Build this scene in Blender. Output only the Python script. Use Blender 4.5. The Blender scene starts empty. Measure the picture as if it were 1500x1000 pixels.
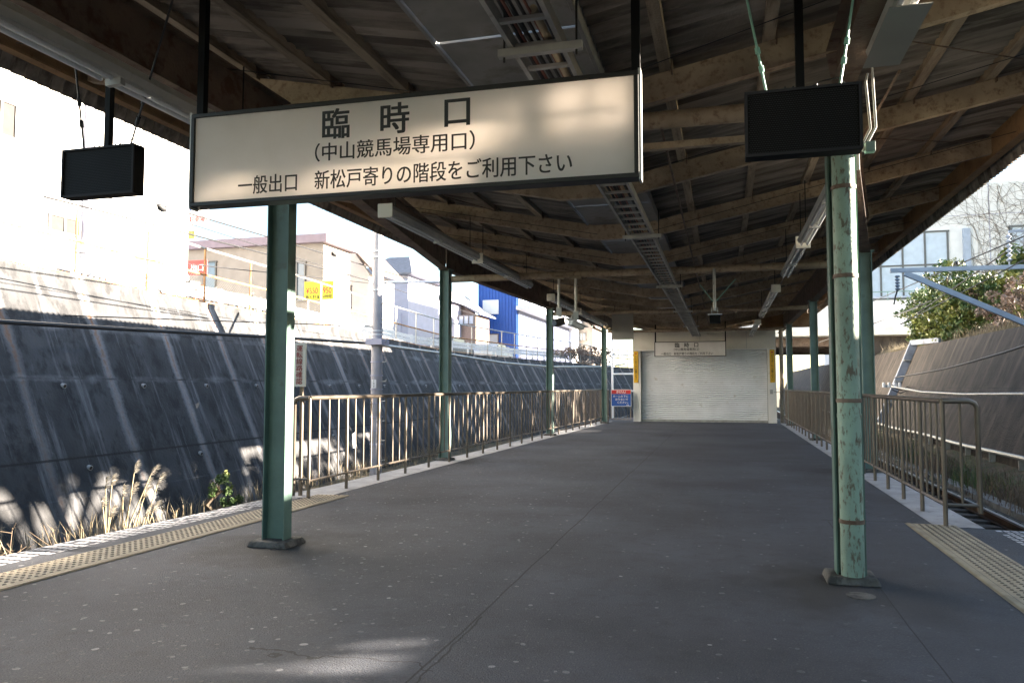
import bpy, math, random
from mathutils import Vector, Matrix
random.seed(7)
R = math.radians
S = bpy.context.scene
COL = S.collection
# ------------------------------------------------------------------ camera
F, CX, CY, VX, VY, H = 1120.0, 750.0, 500.0, 1060.0, 565.0, 1.3
PITCH = math.atan((VY-CY)/F); YAW = math.atan((VX-CX)/math.hypot(F, VY-CY))
cd = bpy.data.cameras.new('camera'); cam = bpy.data.objects.new('camera', cd); COL.objects.link(cam)
cd.sensor_width = 36; cd.lens = F*36/1500; cd.clip_end = 3000; cd.clip_start = .05
cam.location = (0, 0, H); cam.rotation_euler = (R(90)+PITCH, 0, YAW)
S.camera = cam
# ------------------------------------------------------------------ light
AZ, EL = 68.0, 14.0          # sun azimuth from +Y towards +X, elevation
SKY, SUN, EXPO = 0.05, 5.0, 3.55
w = bpy.data.worlds.new('World'); S.world = w; w.use_nodes = True
nt = w.node_tree; bg = nt.nodes['Background']
sk = nt.nodes.new('ShaderNodeTexSky'); sk.sky_type = 'NISHITA'; sk.sun_disc = False
sk.sun_elevation = R(EL); sk.sun_rotation = R(AZ); sk.dust_density = .6
nt.links.new(sk.outputs[0], bg.inputs[0]); bg.inputs[1].default_value = SKY
sd = Vector((math.sin(R(AZ))*math.cos(R(EL)), math.cos(R(AZ))*math.cos(R(EL)), math.sin(R(EL))))
ld = bpy.data.lights.new('sun', 'SUN'); ld.energy = SUN; ld.angle = R(.5); ld.color = (1, .87, .72)
lo = bpy.data.objects.new('sun', ld); COL.objects.link(lo); lo.rotation_euler = sd.to_track_quat('Z', 'Y').to_euler()
S.view_settings.view_transform = 'Standard'; S.view_settings.look = 'None'
S.view_settings.exposure = EXPO; S.view_settings.gamma = 1
S.cycles.max_bounces = 10; S.cycles.diffuse_bounces = 6; S.cycles.transmission_bounces = 6

def at(px, py, X=None, Y=None, Z=None):
    """point of the photograph's ray on a real plane of the site"""
    x = (px-CX)/F; y = -(py-CY)/F
    fw = Vector((-math.sin(YAW)*math.cos(PITCH), math.cos(YAW)*math.cos(PITCH), math.sin(PITCH)))
    r = Vector((math.cos(YAW), math.sin(YAW), 0)); u = r.cross(fw)
    d = fw+x*r+y*u
    t = X/d.x if X is not None else (Y/d.y if Y is not None else (Z-H)/d.z)
    return Vector((0, 0, H))+d*t

# ------------------------------------------------------------------ materials
def mat(name, col, rough=.6, var=.25, scale=3., metal=0., bump=0., bscale=60., col2=None, c2=(.5, .62),
        c2scale=4., stretch=(1, 1, 1), spec=.5, fine=None):
    m = bpy.data.materials.new(name); m.use_nodes = True; t = m.node_tree; n = t.nodes; l = t.links
    b = n['Principled BSDF']; b.inputs['Roughness'].default_value = rough; b.inputs['Metallic'].default_value = metal
    b.inputs['Specular IOR Level'].default_value = spec
    tc = n.new('ShaderNodeTexCoord'); mp = n.new('ShaderNodeMapping'); mp.inputs['Scale'].default_value = stretch
    geo = n.new('ShaderNodeNewGeometry'); l.new(geo.outputs['Position'], mp.inputs[0])
    nz = n.new('ShaderNodeTexNoise'); nz.inputs['Scale'].default_value = scale; nz.inputs['Detail'].default_value = 6
    l.new(mp.outputs[0], nz.inputs[0])
    mr = n.new('ShaderNodeMapRange'); mr.inputs[1].default_value = .25; mr.inputs[2].default_value = .75
    mr.inputs[3].default_value = 1-var; mr.inputs[4].default_value = 1+var
    l.new(nz.outputs[0], mr.inputs[0])
    mx = n.new('ShaderNodeMix'); mx.data_type = 'RGBA'; mx.blend_type = 'MULTIPLY'; mx.inputs[0].default_value = 1
    mx.inputs[6].default_value = (*col, 1); l.new(mr.outputs[0], mx.inputs[7])
    out = mx.outputs[2]
    if col2:
        z2 = n.new('ShaderNodeTexNoise'); z2.inputs['Scale'].default_value = c2scale; z2.inputs['Detail'].default_value = 9
        z2.inputs['Roughness'].default_value = .65
        l.new(mp.outputs[0], z2.inputs[0])
        r2 = n.new('ShaderNodeMapRange'); r2.inputs[1].default_value = c2[0]; r2.inputs[2].default_value = c2[1]
        l.new(z2.outputs[0], r2.inputs[0])
        m2 = n.new('ShaderNodeMix'); m2.data_type = 'RGBA'; l.new(r2.outputs[0], m2.inputs[0])
        l.new(out, m2.inputs[6]); m2.inputs[7].default_value = (*col2, 1); out = m2.outputs[2]
    l.new(out, b.inputs['Base Color'])
    if bump:
        bz = n.new('ShaderNodeTexNoise'); bz.inputs['Scale'].default_value = bscale; bz.inputs['Detail'].default_value = 5
        l.new(geo.outputs['Position'], bz.inputs[0])
        bp = n.new('ShaderNodeBump'); bp.inputs['Strength'].default_value = bump; bp.inputs['Distance'].default_value = .02
        l.new(bz.outputs[0], bp.inputs['Height']); l.new(bp.outputs[0], b.inputs['Normal'])
    m['_out'] = 1
    return m
def nodes(m): return m.node_tree.nodes, m.node_tree.links
def math_(t, op, a, b=None, c=None):
    n = t.nodes.new('ShaderNodeMath'); n.operation = op
    for i, v in enumerate((a, b, c)):
        if v is None: continue
        if isinstance(v, (int, float)): n.inputs[i].default_value = v
        else: t.links.new(v, n.inputs[i])
    return n.outputs[0]
def mixc(t, fac, a, b):
    n = t.nodes.new('ShaderNodeMix'); n.data_type = 'RGBA'
    for i, v in ((0, fac), (6, a), (7, b)):
        if isinstance(v, (int, float)): n.inputs[i].default_value = v
        elif isinstance(v, tuple): n.inputs[i].default_value = (*v, 1)
        else: t.links.new(v, n.inputs[i])
    return n.outputs[2]

M = {}
M['black'] = mat('black_paint', (.004, .004, .0045), .6, spec=.15)
M['dark'] = mat('dark_frame', (.007, .0065, .006), .5, col2=(.02, .014, .01), c2=(.6, .75))
M['grille'] = mat('grille', (.026, .026, .029), .7, spec=.2)
M['rail'] = mat('bronze_rail', (.17, .14, .11), .38, .2, 6, .55, col2=(.07, .05, .035), c2=(.6, .8))
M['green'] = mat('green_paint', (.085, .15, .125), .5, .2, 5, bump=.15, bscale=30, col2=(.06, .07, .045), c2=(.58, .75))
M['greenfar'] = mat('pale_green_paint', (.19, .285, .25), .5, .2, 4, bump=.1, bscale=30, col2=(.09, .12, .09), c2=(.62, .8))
M['pipe'] = mat('weathered_green_pipe', (.22, .32, .25), .55, .35, 4, bump=.2, bscale=40, col2=(.10, .085, .055), c2=(.53, .62), c2scale=38, stretch=(1, 1, .35))
M['beam'] = mat('aged_cream_steel', (.37, .29, .20), .6, .35, 3, bump=.25, bscale=50, col2=(.19, .12, .075), c2=(.5, .68), c2scale=16)
M['purlin'] = mat('weathered_timber', (.31, .255, .185), .75, .4, 5, bump=.4, bscale=60, col2=(.15, .11, .075), c2=(.46, .66), c2scale=18, stretch=(1, .12, 1))
M['girder'] = mat('rusty_girder', (.15, .105, .075), .65, .35, 3, bump=.3, bscale=50, col2=(.09, .045, .025), c2=(.5, .62), c2scale=8)
M['eave'] = mat('rusty_eave_angle', (.27, .165, .08), .65, .35, 3, bump=.3, bscale=50, col2=(.14, .07, .03), c2=(.55, .7), c2scale=8)
M['slate'] = mat('corrugated_slate', (.27, .24, .205), .8, .4, 2.2, bump=.3, bscale=40, col2=(.11, .093, .076), c2=(.44, .6), c2scale=3.2, stretch=(.16, 2.6, 1))
M['board'] = mat('grey_board', (.22, .22, .215), .7, .3, 3, col2=(.10, .085, .07), c2=(.52, .7), c2scale=3)
M['galv'] = mat('galvanised_steel', (.38, .38, .36), .45, .25, 6, .5, col2=(.2, .17, .13), c2=(.58, .75))
M['cable'] = mat('black_cable', (.02, .02, .022), .6)
M['cabler'] = mat('red_cable', (.18, .06, .04), .6)
M['lag'] = mat('beige_lagging', (.42, .34, .22), .6)
M['fix'] = mat('grey_lamp_housing', (.42, .42, .39), .4, .2, 4, col2=(.26, .22, .17), c2=(.6, .75))
M['tube'] = mat('unlit_glass_tube', (.75, .77, .78), .15, .05)
M['conc'] = mat('concrete', (.30, .29, .27), .85, .3, 3, bump=.5, bscale=50, col2=(.14, .13, .115), c2=(.5, .7), c2scale=5)
M['grimy'] = mat('grimy_mortar', (.12, .115, .105), .9, .4, 6, bump=.9, bscale=30, col2=(.045, .043, .04), c2=(.45, .6), c2scale=9)
M['darkred'] = mat('faded_dark_red', (.30, .06, .05), .6, .2)
M['duct'] = mat('dull_duct', (.22, .25, .31), .6, .3, 3)
M['kerb'] = mat('pale_concrete_edge', (.36, .36, .37), .85, .25, 3, bump=.4, bscale=60, col2=(.2, .19, .18), c2=(.55, .7), c2scale=9)
M['white'] = mat('worn_white_paint', (.52, .52, .54), .7, .12, 8, col2=(.16, .16, .17), c2=(.50, .62), c2scale=20)
M['cream'] = mat('cream_panel', (.74, .70, .60), .5, .12, 2, col2=(.36, .30, .2), c2=(.6, .8))
M['creamw'] = mat('off_white_panel', (.80, .79, .75), .5, .1, 2, col2=(.4, .36, .28), c2=(.62, .8))
M['shut'] = mat('shutter_steel', (.82, .83, .85), .42, .1, 2, .0, col2=(.55, .52, .48), c2=(.58, .75))
M['yellow'] = mat('yellow_sign', (.78, .45, .02), .5, .1)
M['yell2'] = mat('yellow_board', (.8, .72, .02), .5, .1)
M['red'] = mat('red_paint', (.55, .03, .03), .5, .1)
M['blue'] = mat('blue_paint', (.02, .10, .42), .5, .1)
M['whitep'] = mat('white_paint', (.8, .8, .8), .5, .05)
M['ink'] = mat('black_ink', (.02, .02, .02), .6, .05)
M['rust'] = mat('rusted_post', (.42, .22, .09), .8, .3, 6, col2=(.2, .08, .03), c2=(.5, .65))
M['bolt'] = mat('pale_green_rod', (.25, .5, .4), .4, .1)
M['rock'] = mat('ballast', (.17, .15, .13), .95, .5, 12, bump=1, bscale=35, col2=(.07, .055, .04), c2=(.5, .6), c2scale=18)
M['soil'] = mat('dry_soil', (.11, .085, .055), .95, .4, 6, bump=.8, bscale=25, col2=(.06, .07, .03), c2=(.5, .6), c2scale=3)
M['straw'] = mat('dry_straw', (.26, .21, .13), .8, .35, 9)
M['plume'] = mat('pale_plume', (.42, .39, .34), .8, .2, 9)
M['twig'] = mat('brown_twig', (.14, .10, .065), .85, .3, 9)
M['leaf'] = mat('green_leaf', (.055, .10, .025), .55, .45, 2.2, col2=(.16, .17, .035), c2=(.5, .6), c2scale=1.6)
M['leafy'] = mat('yellow_green_leaf', (.17, .19, .04), .55, .4, 2.2, col2=(.3, .22, .05), c2=(.55, .65), c2scale=2)
M['leafr'] = mat('reddish_dry_leaf', (.27, .19, .15), .8, .4, 3, col2=(.32, .26, .2), c2=(.5, .6), c2scale=3)
M['bark'] = mat('bark', (.10, .075, .05), .9, .3, 8)
M['steel'] = mat('polished_rail_head', (.5, .46, .42), .3, .2, 5, .8)
M['railb'] = mat('rusty_rail_web', (.13, .07, .04), .8, .3, 6)
M['wood'] = mat('sleeper_wood', (.07, .055, .045), .9, .4, 6)
M['bluegrey'] = mat('blue_grey_duct', (.36, .41, .5), .5, .15, 3)
M['polec'] = mat('pole_concrete', (.42, .40, .42), .75, .15, 3)
M['mauve'] = mat('mauve_fascia', (.24, .19, .23), .6, .1)
M['beige'] = mat('beige_siding', (.30, .265, .24), .7, .12, 2)
M['bwhite'] = mat('white_render', (.75, .74, .72), .7, .08, 2)
M['lav'] = mat('lavender_render', (.42, .42, .52), .7, .08, 2)
M['rooft'] = mat('grey_roof_tile', (.22, .22, .25), .7, .2, 5)
M['roofb'] = mat('brown_roof_tile', (.16, .12, .10), .7, .2, 5)
M['blind'] = mat('grey_blind', (.035, .032, .03), .8, .2, 4)
M['sidebl'] = mat('blue_grey_cladding', (.05, .07, .15), .6, .1, 2)
M['glass'] = mat('window_glass', (.16, .20, .25), .08, .1, 2, spec=.8)
M['glassp'] = mat('pale_window_glass', (.50, .56, .64), .15, .1, 2, spec=.8)
M['alu'] = mat('aluminium_frame', (.14, .135, .13), .4, .1, 3, .5)
M['slab'] = mat('bridge_parapet', (.78, .78, .8), .6, .08, 2, col2=(.55, .53, .5), c2=(.6, .8), c2scale=5, stretch=(1, 1, .3))
M['carw'] = mat('white_car_paint', (.7, .7, .7), .3, .03)
M['card'] = mat('dark_car_paint', (.04, .05, .08), .3, .03)
M['rubber'] = mat('black_rubber', (.02, .02, .02), .8, .1)
M['orange'] = mat('orange_red_banner', (.75, .12, .03), .6, .1)
M['grey'] = mat('grey_panel', (.30, .29, .26), .6, .12, 2)

# asphalt: fine aggregate, gum spots, cracks
def asphalt():
    m = mat('platform_asphalt', (.062, .069, .088), .82, .3, 1.1, bump=.8, bscale=110)
    t = m.node_tree; n, l = nodes(m); b = n['Principled BSDF']; src = b.inputs['Base Color'].links[0].from_socket
    g = n.new('ShaderNodeNewGeometry'); pos = g.outputs['Position']
    fn = n.new('ShaderNodeTexNoise'); fn.inputs['Scale'].default_value = 75; fn.inputs['Detail'].default_value = 4; fn.inputs['Roughness'].default_value = .75; l.new(pos, fn.inputs[0])
    mr = n.new('ShaderNodeMapRange'); mr.inputs[1].default_value = .53; mr.inputs[2].default_value = .68; mr.inputs[4].default_value = .8; l.new(fn.outputs[0], mr.inputs[0])
    c = mixc(t, mr.outputs[0], src, (.15, .145, .14))
    mm = n.new('ShaderNodeTexNoise'); mm.inputs['Scale'].default_value = 7; mm.inputs['Detail'].default_value = 8; mm.inputs['Roughness'].default_value = .7; l.new(pos, mm.inputs[0])
    mr = n.new('ShaderNodeMapRange'); mr.inputs[1].default_value = .5; mr.inputs[2].default_value = .72; mr.inputs[4].default_value = .55; l.new(mm.outputs[0], mr.inputs[0]); c = mixc(t, mr.outputs[0], c, (.034, .034, .038))
    # worn paler and oily darker areas
    ln = n.new('ShaderNodeTexNoise'); ln.inputs['Scale'].default_value = .45; ln.inputs['Detail'].default_value = 8; l.new(pos, ln.inputs[0])
    mr = n.new('ShaderNodeMapRange'); mr.inputs[1].default_value = .45; mr.inputs[2].default_value = .7; mr.inputs[4].default_value = .55; l.new(ln.outputs[0], mr.inputs[0])
    c = mixc(t, mr.outputs[0], c, (.030, .030, .031))
    # gum spots of two sizes
    for sc, thr, dens, colr in ((5.5, .06, .80, (.24, .24, .26)), (3.1, .034, .60, (.32, .32, .34)), (9, .075, .80, (.14, .14, .15)), (15, .1, .84, (.12, .12, .13))):
        ns = n.new('ShaderNodeTexNoise'); ns.inputs['Scale'].default_value = 9; l.new(pos, ns.inputs[0])
        va = n.new('ShaderNodeVectorMath'); va.operation = 'SCALE'; va.inputs['Scale'].default_value = .05; l.new(ns.outputs['Color'], va.inputs[0])
        vb = n.new('ShaderNodeVectorMath'); l.new(pos, vb.inputs[0]); l.new(va.outputs[0], vb.inputs[1])
        v = n.new('ShaderNodeTexVoronoi'); v.voronoi_dimensions = '2D'; v.inputs['Scale'].default_value = sc; l.new(vb.outputs[0], v.inputs['Vector'])
        sp = n.new('ShaderNodeSeparateColor'); l.new(v.outputs['Color'], sp.inputs[0])
        rad = math_(t, 'MULTIPLY_ADD', sp.outputs[1], thr, thr*.5)
        m1 = math_(t, 'LESS_THAN', v.outputs['Distance'], rad)
        # more gum on the left half of the platform
        sx = n.new('ShaderNodeSeparateXYZ'); l.new(pos, sx.inputs[0])
        bias = n.new('ShaderNodeMapRange'); bias.inputs[1].default_value = -2.2; bias.inputs[2].default_value = -.5
        bias.inputs[3].default_value = dens-.32; bias.inputs[4].default_value = dens+.08; l.new(sx.outputs[0], bias.inputs[0])
        m2 = math_(t, 'GREATER_THAN', sp.outputs[0], bias.outputs[0])
        k = math_(t, 'MULTIPLY', m1, m2); k = math_(t, 'MULTIPLY', k, math_(t, 'MULTIPLY_ADD', sp.outputs[2], .7, .25))
        c = mixc(t, k, c, colr)
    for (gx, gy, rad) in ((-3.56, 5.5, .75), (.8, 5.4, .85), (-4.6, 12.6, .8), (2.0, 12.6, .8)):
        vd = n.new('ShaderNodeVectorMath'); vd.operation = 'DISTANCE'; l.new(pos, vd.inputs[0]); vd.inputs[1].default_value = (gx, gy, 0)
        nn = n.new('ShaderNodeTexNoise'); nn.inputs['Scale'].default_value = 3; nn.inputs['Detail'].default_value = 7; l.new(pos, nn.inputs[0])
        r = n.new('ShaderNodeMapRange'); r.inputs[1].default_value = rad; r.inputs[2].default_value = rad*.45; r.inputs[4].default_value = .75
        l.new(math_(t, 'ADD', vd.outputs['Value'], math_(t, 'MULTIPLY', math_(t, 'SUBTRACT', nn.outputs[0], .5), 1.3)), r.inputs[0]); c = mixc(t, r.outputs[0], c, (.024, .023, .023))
    sp_ = n.new('ShaderNodeSeparateXYZ'); l.new(pos, sp_.inputs[0])
    for (x0, x1, y0, y1, col_) in ((.95, 1.66, -5, 8.0, (.060, .064, .078)), (-4.2, -3.1, 8.6, 9.6, (.05, .052, .06)), (-1.35, 1.85, 14.0, 30.0, (.060, .064, .075))):
        k = math_(t, 'MULTIPLY', math_(t, 'MULTIPLY', math_(t, 'GREATER_THAN', sp_.outputs[0], x0), math_(t, 'LESS_THAN', sp_.outputs[0], x1)), math_(t, 'MULTIPLY', math_(t, 'GREATER_THAN', sp_.outputs[1], y0), math_(t, 'LESS_THAN', sp_.outputs[1], y1)))
        c = mixc(t, math_(t, 'MULTIPLY', k, .35), c, col_)
    # lengthwise paving joint and wandering cracks
    def crack(axis, pos0, wid, amp, lo_, hi_, sc=1.2):
        nonlocal c
        s = n.new('ShaderNodeSeparateXYZ'); l.new(pos, s.inputs[0])
        nn = n.new('ShaderNodeTexNoise'); nn.inputs['Scale'].default_value = sc; nn.inputs['Detail'].default_value = 8; l.new(pos, nn.inputs[0])
        a, o = (s.outputs[0], s.outputs[1]) if axis == 'x' else (s.outputs[1], s.outputs[0])
        d = math_(t, 'ADD', a, math_(t, 'MULTIPLY', math_(t, 'SUBTRACT', nn.outputs[0], .5), amp))
        d = math_(t, 'ABSOLUTE', math_(t, 'SUBTRACT', d, pos0))
        k = math_(t, 'LESS_THAN', d, wid)
        k = math_(t, 'MULTIPLY', k, math_(t, 'GREATER_THAN', o, lo_)); k = math_(t, 'MULTIPLY', k, math_(t, 'LESS_THAN', o, hi_))
        c = mixc(t, math_(t, 'MULTIPLY', k, .8), c, (.012, .012, .012))
    crack('x', -1.36, .006, .05, -5, 28)
    crack('x', -1.33, .006, .12, 2.9, 4.2, 3)
    crack('y', 8.05, .012, .5, .9, 1.75, .8)
    crack('x', .95, .004, .02, 1, 8.0)
    crack('y', 14.0, .01, .04, -1.3, 1.85)
    crack('y', 3.4, .006, .6, -2.3, -1.3, 2)
    crack('y', 9.3, .008, .5, -4.4, -3.2, .8)
    l.new(c, b.inputs['Base Color'])
    # roughness patches: polished wear
    mr = n.new('ShaderNodeMapRange'); mr.inputs[3].default_value = .6; mr.inputs[4].default_value = .95; l.new(ln.outputs[0], mr.inputs[0]); l.new(mr.outputs[0], b.inputs['Roughness'])
    return m
M['asph'] = asphalt()

def wall_mat(name, base, stain, rusty, spacing, ph, lifts, kst):
    """old retaining wall: whitish/rusty weep streaks along the batter, lift joints, grime"""
    m = mat(name, base, .9, .45, 1.6, bump=.7, bscale=22, col2=tuple(c*.45 for c in base), c2=(.48, .62), c2scale=3.5, stretch=(1, 1, .5))
    t = m.node_tree; n, l = nodes(m); b = n['Principled BSDF']; c = b.inputs['Base Color'].links[0].from_socket
    g = n.new('ShaderNodeNewGeometry'); pos = g.outputs['Position']; s = n.new('ShaderNodeSeparateXYZ'); l.new(pos, s.inputs[0])
    nn = n.new('ShaderNodeTexNoise'); nn.inputs['Scale'].default_value = 1.3; nn.inputs['Detail'].default_value = 5; l.new(pos, nn.inputs[0])
    nf = n.new('ShaderNodeTexNoise'); nf.inputs['Scale'].default_value = 14; nf.inputs['Detail'].default_value = 6; nf.inputs['Roughness'].default_value = .7; l.new(pos, nf.inputs[0])
    y = math_(t, 'ADD', s.outputs[1], math_(t, 'MULTIPLY', nn.outputs[0], .12))
    # one streak below every fence post (every `spacing` m), width varying
    fr = math_(t, 'ABSOLUTE', math_(t, 'SUBTRACT', math_(t, 'FRACT', math_(t, 'DIVIDE', math_(t, 'SUBTRACT', y, ph), spacing)), .5))
    fr = math_(t, 'SUBTRACT', .5, fr)                      # 0 at the streak
    dist = math_(t, 'MULTIPLY', fr, spacing)
    top = n.new('ShaderNodeMapRange'); top.inputs[1].default_value = 3.6; top.inputs[2].default_value = -1.; top.inputs[3].default_value = 1; top.inputs[4].default_value = .55; l.new(s.outputs[2], top.inputs[0])
    def band(w0, w1):
        r = n.new('ShaderNodeMapRange'); r.inputs[1].default_value = w1; r.inputs[2].default_value = w0; r.inputs[3].default_value = 0; r.inputs[4].default_value = 1
        l.new(math_(t, 'ADD', dist, math_(t, 'MULTIPLY', math_(t, 'SUBTRACT', nf.outputs[0], .5), .22)), r.inputs[0]); return r.outputs[0]
    cell = math_(t, 'FLOOR', math_(t, 'DIVIDE', math_(t, 'SUBTRACT', y, ph-spacing*.0+spacing*.5), spacing))
    wn = n.new('ShaderNodeTexWhiteNoise'); wn.noise_dimensions = '1D'; l.new(cell, wn.inputs['W'])
    lowf = n.new('ShaderNodeMapRange'); lowf.inputs[1].default_value = .35; lowf.inputs[2].default_value = .6; lowf.inputs[3].default_value = .65; lowf.inputs[4].default_value = 1; l.new(nf.outputs[0], lowf.inputs[0])
    kst2 = math_(t, 'MULTIPLY', math_(t, 'MULTIPLY_ADD', wn.outputs[0], .5, .5), lowf.outputs[0])
    k = math_(t, 'MULTIPLY', math_(t, 'MULTIPLY', math_(t, 'MULTIPLY', band(.04, .15), top.outputs[0]), kst), kst2)
    c = mixc(t, k, c, stain)
    kt = n.new('ShaderNodeMapRange'); kt.inputs[1].default_value = 1.2; kt.inputs[2].default_value = 2.6; kt.inputs[3].default_value = .25; kt.inputs[4].default_value = 1; l.new(s.outputs[2], kt.inputs[0])
    c = mixc(t, math_(t, 'MULTIPLY', math_(t, 'MULTIPLY', band(.0, .07), kt.outputs[0]), kst), c, rusty)
    # thin pale runs at random
    v = n.new('ShaderNodeTexNoise'); v.inputs['Scale'].default_value = 1; v.inputs['Detail'].default_value = 6; v.inputs['Roughness'].default_value = .7
    mp = n.new('ShaderNodeMapping'); mp.inputs['Scale'].default_value = (.25, 3.5, .25); l.new(pos, mp.inputs[0]); l.new(mp.outputs[0], v.inputs[0])
    r = n.new('ShaderNodeMapRange'); r.inputs[1].default_value = .55; r.inputs[2].default_value = .75; r.inputs[4].default_value = .5; l.new(v.outputs[0], r.inputs[0])
    c = mixc(t, r.outputs[0], c, stain)
    for z in lifts:
        d = math_(t, 'ABSOLUTE', math_(t, 'SUBTRACT', math_(t, 'ADD', s.outputs[2], math_(t, 'MULTIPLY', nf.outputs[0], .03)), z))
        c = mixc(t, math_(t, 'MULTIPLY', math_(t, 'LESS_THAN', d, .018), .8), c, (.015, .014, .013))
        d2 = n.new('ShaderNodeMapRange'); d2.inputs[1].default_value = .14; d2.inputs[2].default_value = .02; d2.inputs[4].default_value = .8
        l.new(math_(t, 'ADD', d, math_(t, 'MULTIPLY', math_(t, 'SUBTRACT', nn.outputs[0], .35), .5)), d2.inputs[0])
        c = mixc(t, math_(t, 'MULTIPLY', d2.outputs[0], math_(t, 'MULTIPLY', nf.outputs[0], .8)), c, stain if z > 1 else (.03, .028, .022))
    l.new(c, b.inputs['Base Color'])
    return m
M['wallL'] = wall_mat('left_wall_concrete', (.052, .053, .056), (.36, .37, .39), (.22, .10, .04), 2.0, .45, (2.45, 1.45, .05), .85)
M['wallR'] = wall_mat('right_wall_concrete', (.052, .042, .035), (.17, .145, .12), (.14, .10, .06), 1.15, .3, (1.25,), .4)

# translucent sign acrylic
def acrylic(mixv):
    m = bpy.data.materials.new('milky_acrylic'); m.use_nodes = True; t = m.node_tree; n, l = nodes(m); b = n['Principled BSDF']; o = n['Material Output']
    nz = n.new('ShaderNodeTexNoise'); nz.inputs['Scale'].default_value = 5; nz.inputs['Detail'].default_value = 7
    g = n.new('ShaderNodeNewGeometry'); l.new(g.outputs['Position'], nz.inputs[0])
    r = n.new('ShaderNodeMapRange'); r.inputs[1].default_value = .4; r.inputs[2].default_value = .75; l.new(nz.outputs[0], r.inputs[0])
    c = mixc(t, r.outputs[0], (.92, .89, .86), (.86, .83, .79))
    l.new(c, b.inputs['Base Color']); b.inputs['Roughness'].default_value = .25
    tr = n.new('ShaderNodeBsdfTranslucent'); l.new(c, tr.inputs[0])
    mx = n.new('ShaderNodeMixShader'); mx.inputs[0].default_value = mixv; l.new(b.outputs[0], mx.inputs[1]); l.new(tr.outputs[0], mx.inputs[2]); l.new(mx.outputs[0], o.inputs[0])
    return m
M['acryl'] = acrylic(.66); M['acryl2'] = acrylic(.12)

# ------------------------------------------------------------------ mesh builder
class MB:
    def __init__(s): s.v = []; s.f = []; s.smooth = False
    def quadbox(s, P):
        i = len(s.v); s.v += [tuple(p) for p in P]
        for q in ((0, 3, 2, 1), (4, 5, 6, 7), (0, 1, 5, 4), (1, 2, 6, 5), (2, 3, 7, 6), (3, 0, 4, 7)): s.f.append(tuple(i+k for k in q))
        return s
    def box(s, x0, x1, y0, y1, z0, z1):
        return s.quadbox([(x0, y0, z0), (x1, y0, z0), (x1, y1, z0), (x0, y1, z0), (x0, y0, z1), (x1, y0, z1), (x1, y1, z1), (x0, y1, z1)])
    def bar(s, p, q, w, h, up=(0, 0, 1)):
        p = Vector(p); q = Vector(q); d = (q-p).normalized(); up = Vector(up)
        if abs(d.dot(up)) > .98: up = Vector((0, 1, 0))
        r = d.cross(up).normalized()*(w/2); u = r.cross(d).normalized()*(h/2)
        return s.quadbox([p-r-u, p+r-u, q+r-u, q-r-u, p-r+u, p+r+u, q+r+u, q-r+u])
    def tube(s, pts, r, n=8, cap=True):
        pts = [Vector(p) for p in pts]; rs = r if isinstance(r, (list, tuple)) else [r]*len(pts)
        i0 = len(s.v); ref = None
        for k, p in enumerate(pts):
            d = (pts[min(k+1, len(pts)-1)]-pts[max(k-1, 0)])
            d = d.normalized() if d.length > 1e-9 else Vector((0, 0, 1))
            if ref is None: ref = Vector((0, 0, 1)) if abs(d.z) < .9 else Vector((0, 1, 0))
            a = d.cross(ref).normalized(); b = a.cross(d).normalized(); ref = b
            for j in range(n):
                t = 2*math.pi*j/n; s.v.append(tuple(p+(a*math.cos(t)+b*math.sin(t))*rs[k]))
        for k in range(len(pts)-1):
            for j in range(n):
                a = i0+k*n+j; b = i0+k*n+(j+1) % n; s.f.append((a, b, b+n, a+n))
        if cap:
            s.f.append(tuple(i0+j for j in range(n))[::-1]); s.f.append(tuple(i0+(len(pts)-1)*n+j for j in range(n)))
        return s
    def cyl(s, c, r, z0, z1, n=16): return s.tube([(c[0], c[1], z0), (c[0], c[1], z1)], r, n)
    def loft(s, rings, closed=True, cap=False):
        i0 = len(s.v); n = len(rings[0])
        for r in rings: s.v += [tuple(p) for p in r]
        for k in range(len(rings)-1):
            for j in range(n if closed else n-1):
                a = i0+k*n+j; b = i0+k*n+(j+1) % n; s.f.append((a, b, b+n, a+n))
        if cap: s.f.append(tuple(range(i0, i0+n))[::-1]); s.f.append(tuple(range(i0+(len(rings)-1)*n, i0+len(rings)*n)))
        return s
    def prism(s, poly, z0, z1):
        return s.loft([[(x, y, z0) for x, y in poly], [(x, y, z1) for x, y in poly]], True, True)
    def quad(s, a, b, c, d):
        i = len(s.v); s.v += [tuple(a), tuple(b), tuple(c), tuple(d)]; s.f.append((i, i+1, i+2, i+3)); return s
    def tri(s, a, b, c):
        i = len(s.v); s.v += [tuple(a), tuple(b), tuple(c)]; s.f.append((i, i+1, i+2)); return s
    def obj(s, name, material, org=(0, 0, 0), smooth=False, bevel=0):
        me = bpy.data.meshes.new(name); o3 = Vector(org)
        me.from_pydata([tuple(Vector(v)-o3) for v in s.v], [], s.f)
        import bmesh
        bm = bmesh.new(); bm.from_mesh(me); bmesh.ops.recalc_face_normals(bm, faces=bm.faces); bm.to_mesh(me); bm.free()
        me.materials.append(material)
        if smooth:
            me.shade_smooth()
            if hasattr(me, 'set_sharp_from_angle'): me.set_sharp_from_angle(angle=R(40))
        o = bpy.data.objects.new(name, me); COL.objects.link(o)
        if bevel:
            b = o.modifiers.new('bevel', 'BEVEL'); b.width = bevel; b.segments = 2; b.limit_method = 'ANGLE'
        return o
ORG = {}
def thing(name, label, cat, loc=(0, 0, 0), group=None):
    o = bpy.data.objects.new(name, None); COL.objects.link(o); o.empty_display_size = .2
    o.location = loc; o['label'] = label; o['category'] = cat
    if group: o['group'] = group
    ORG[o.name] = Vector(loc); return o
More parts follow.
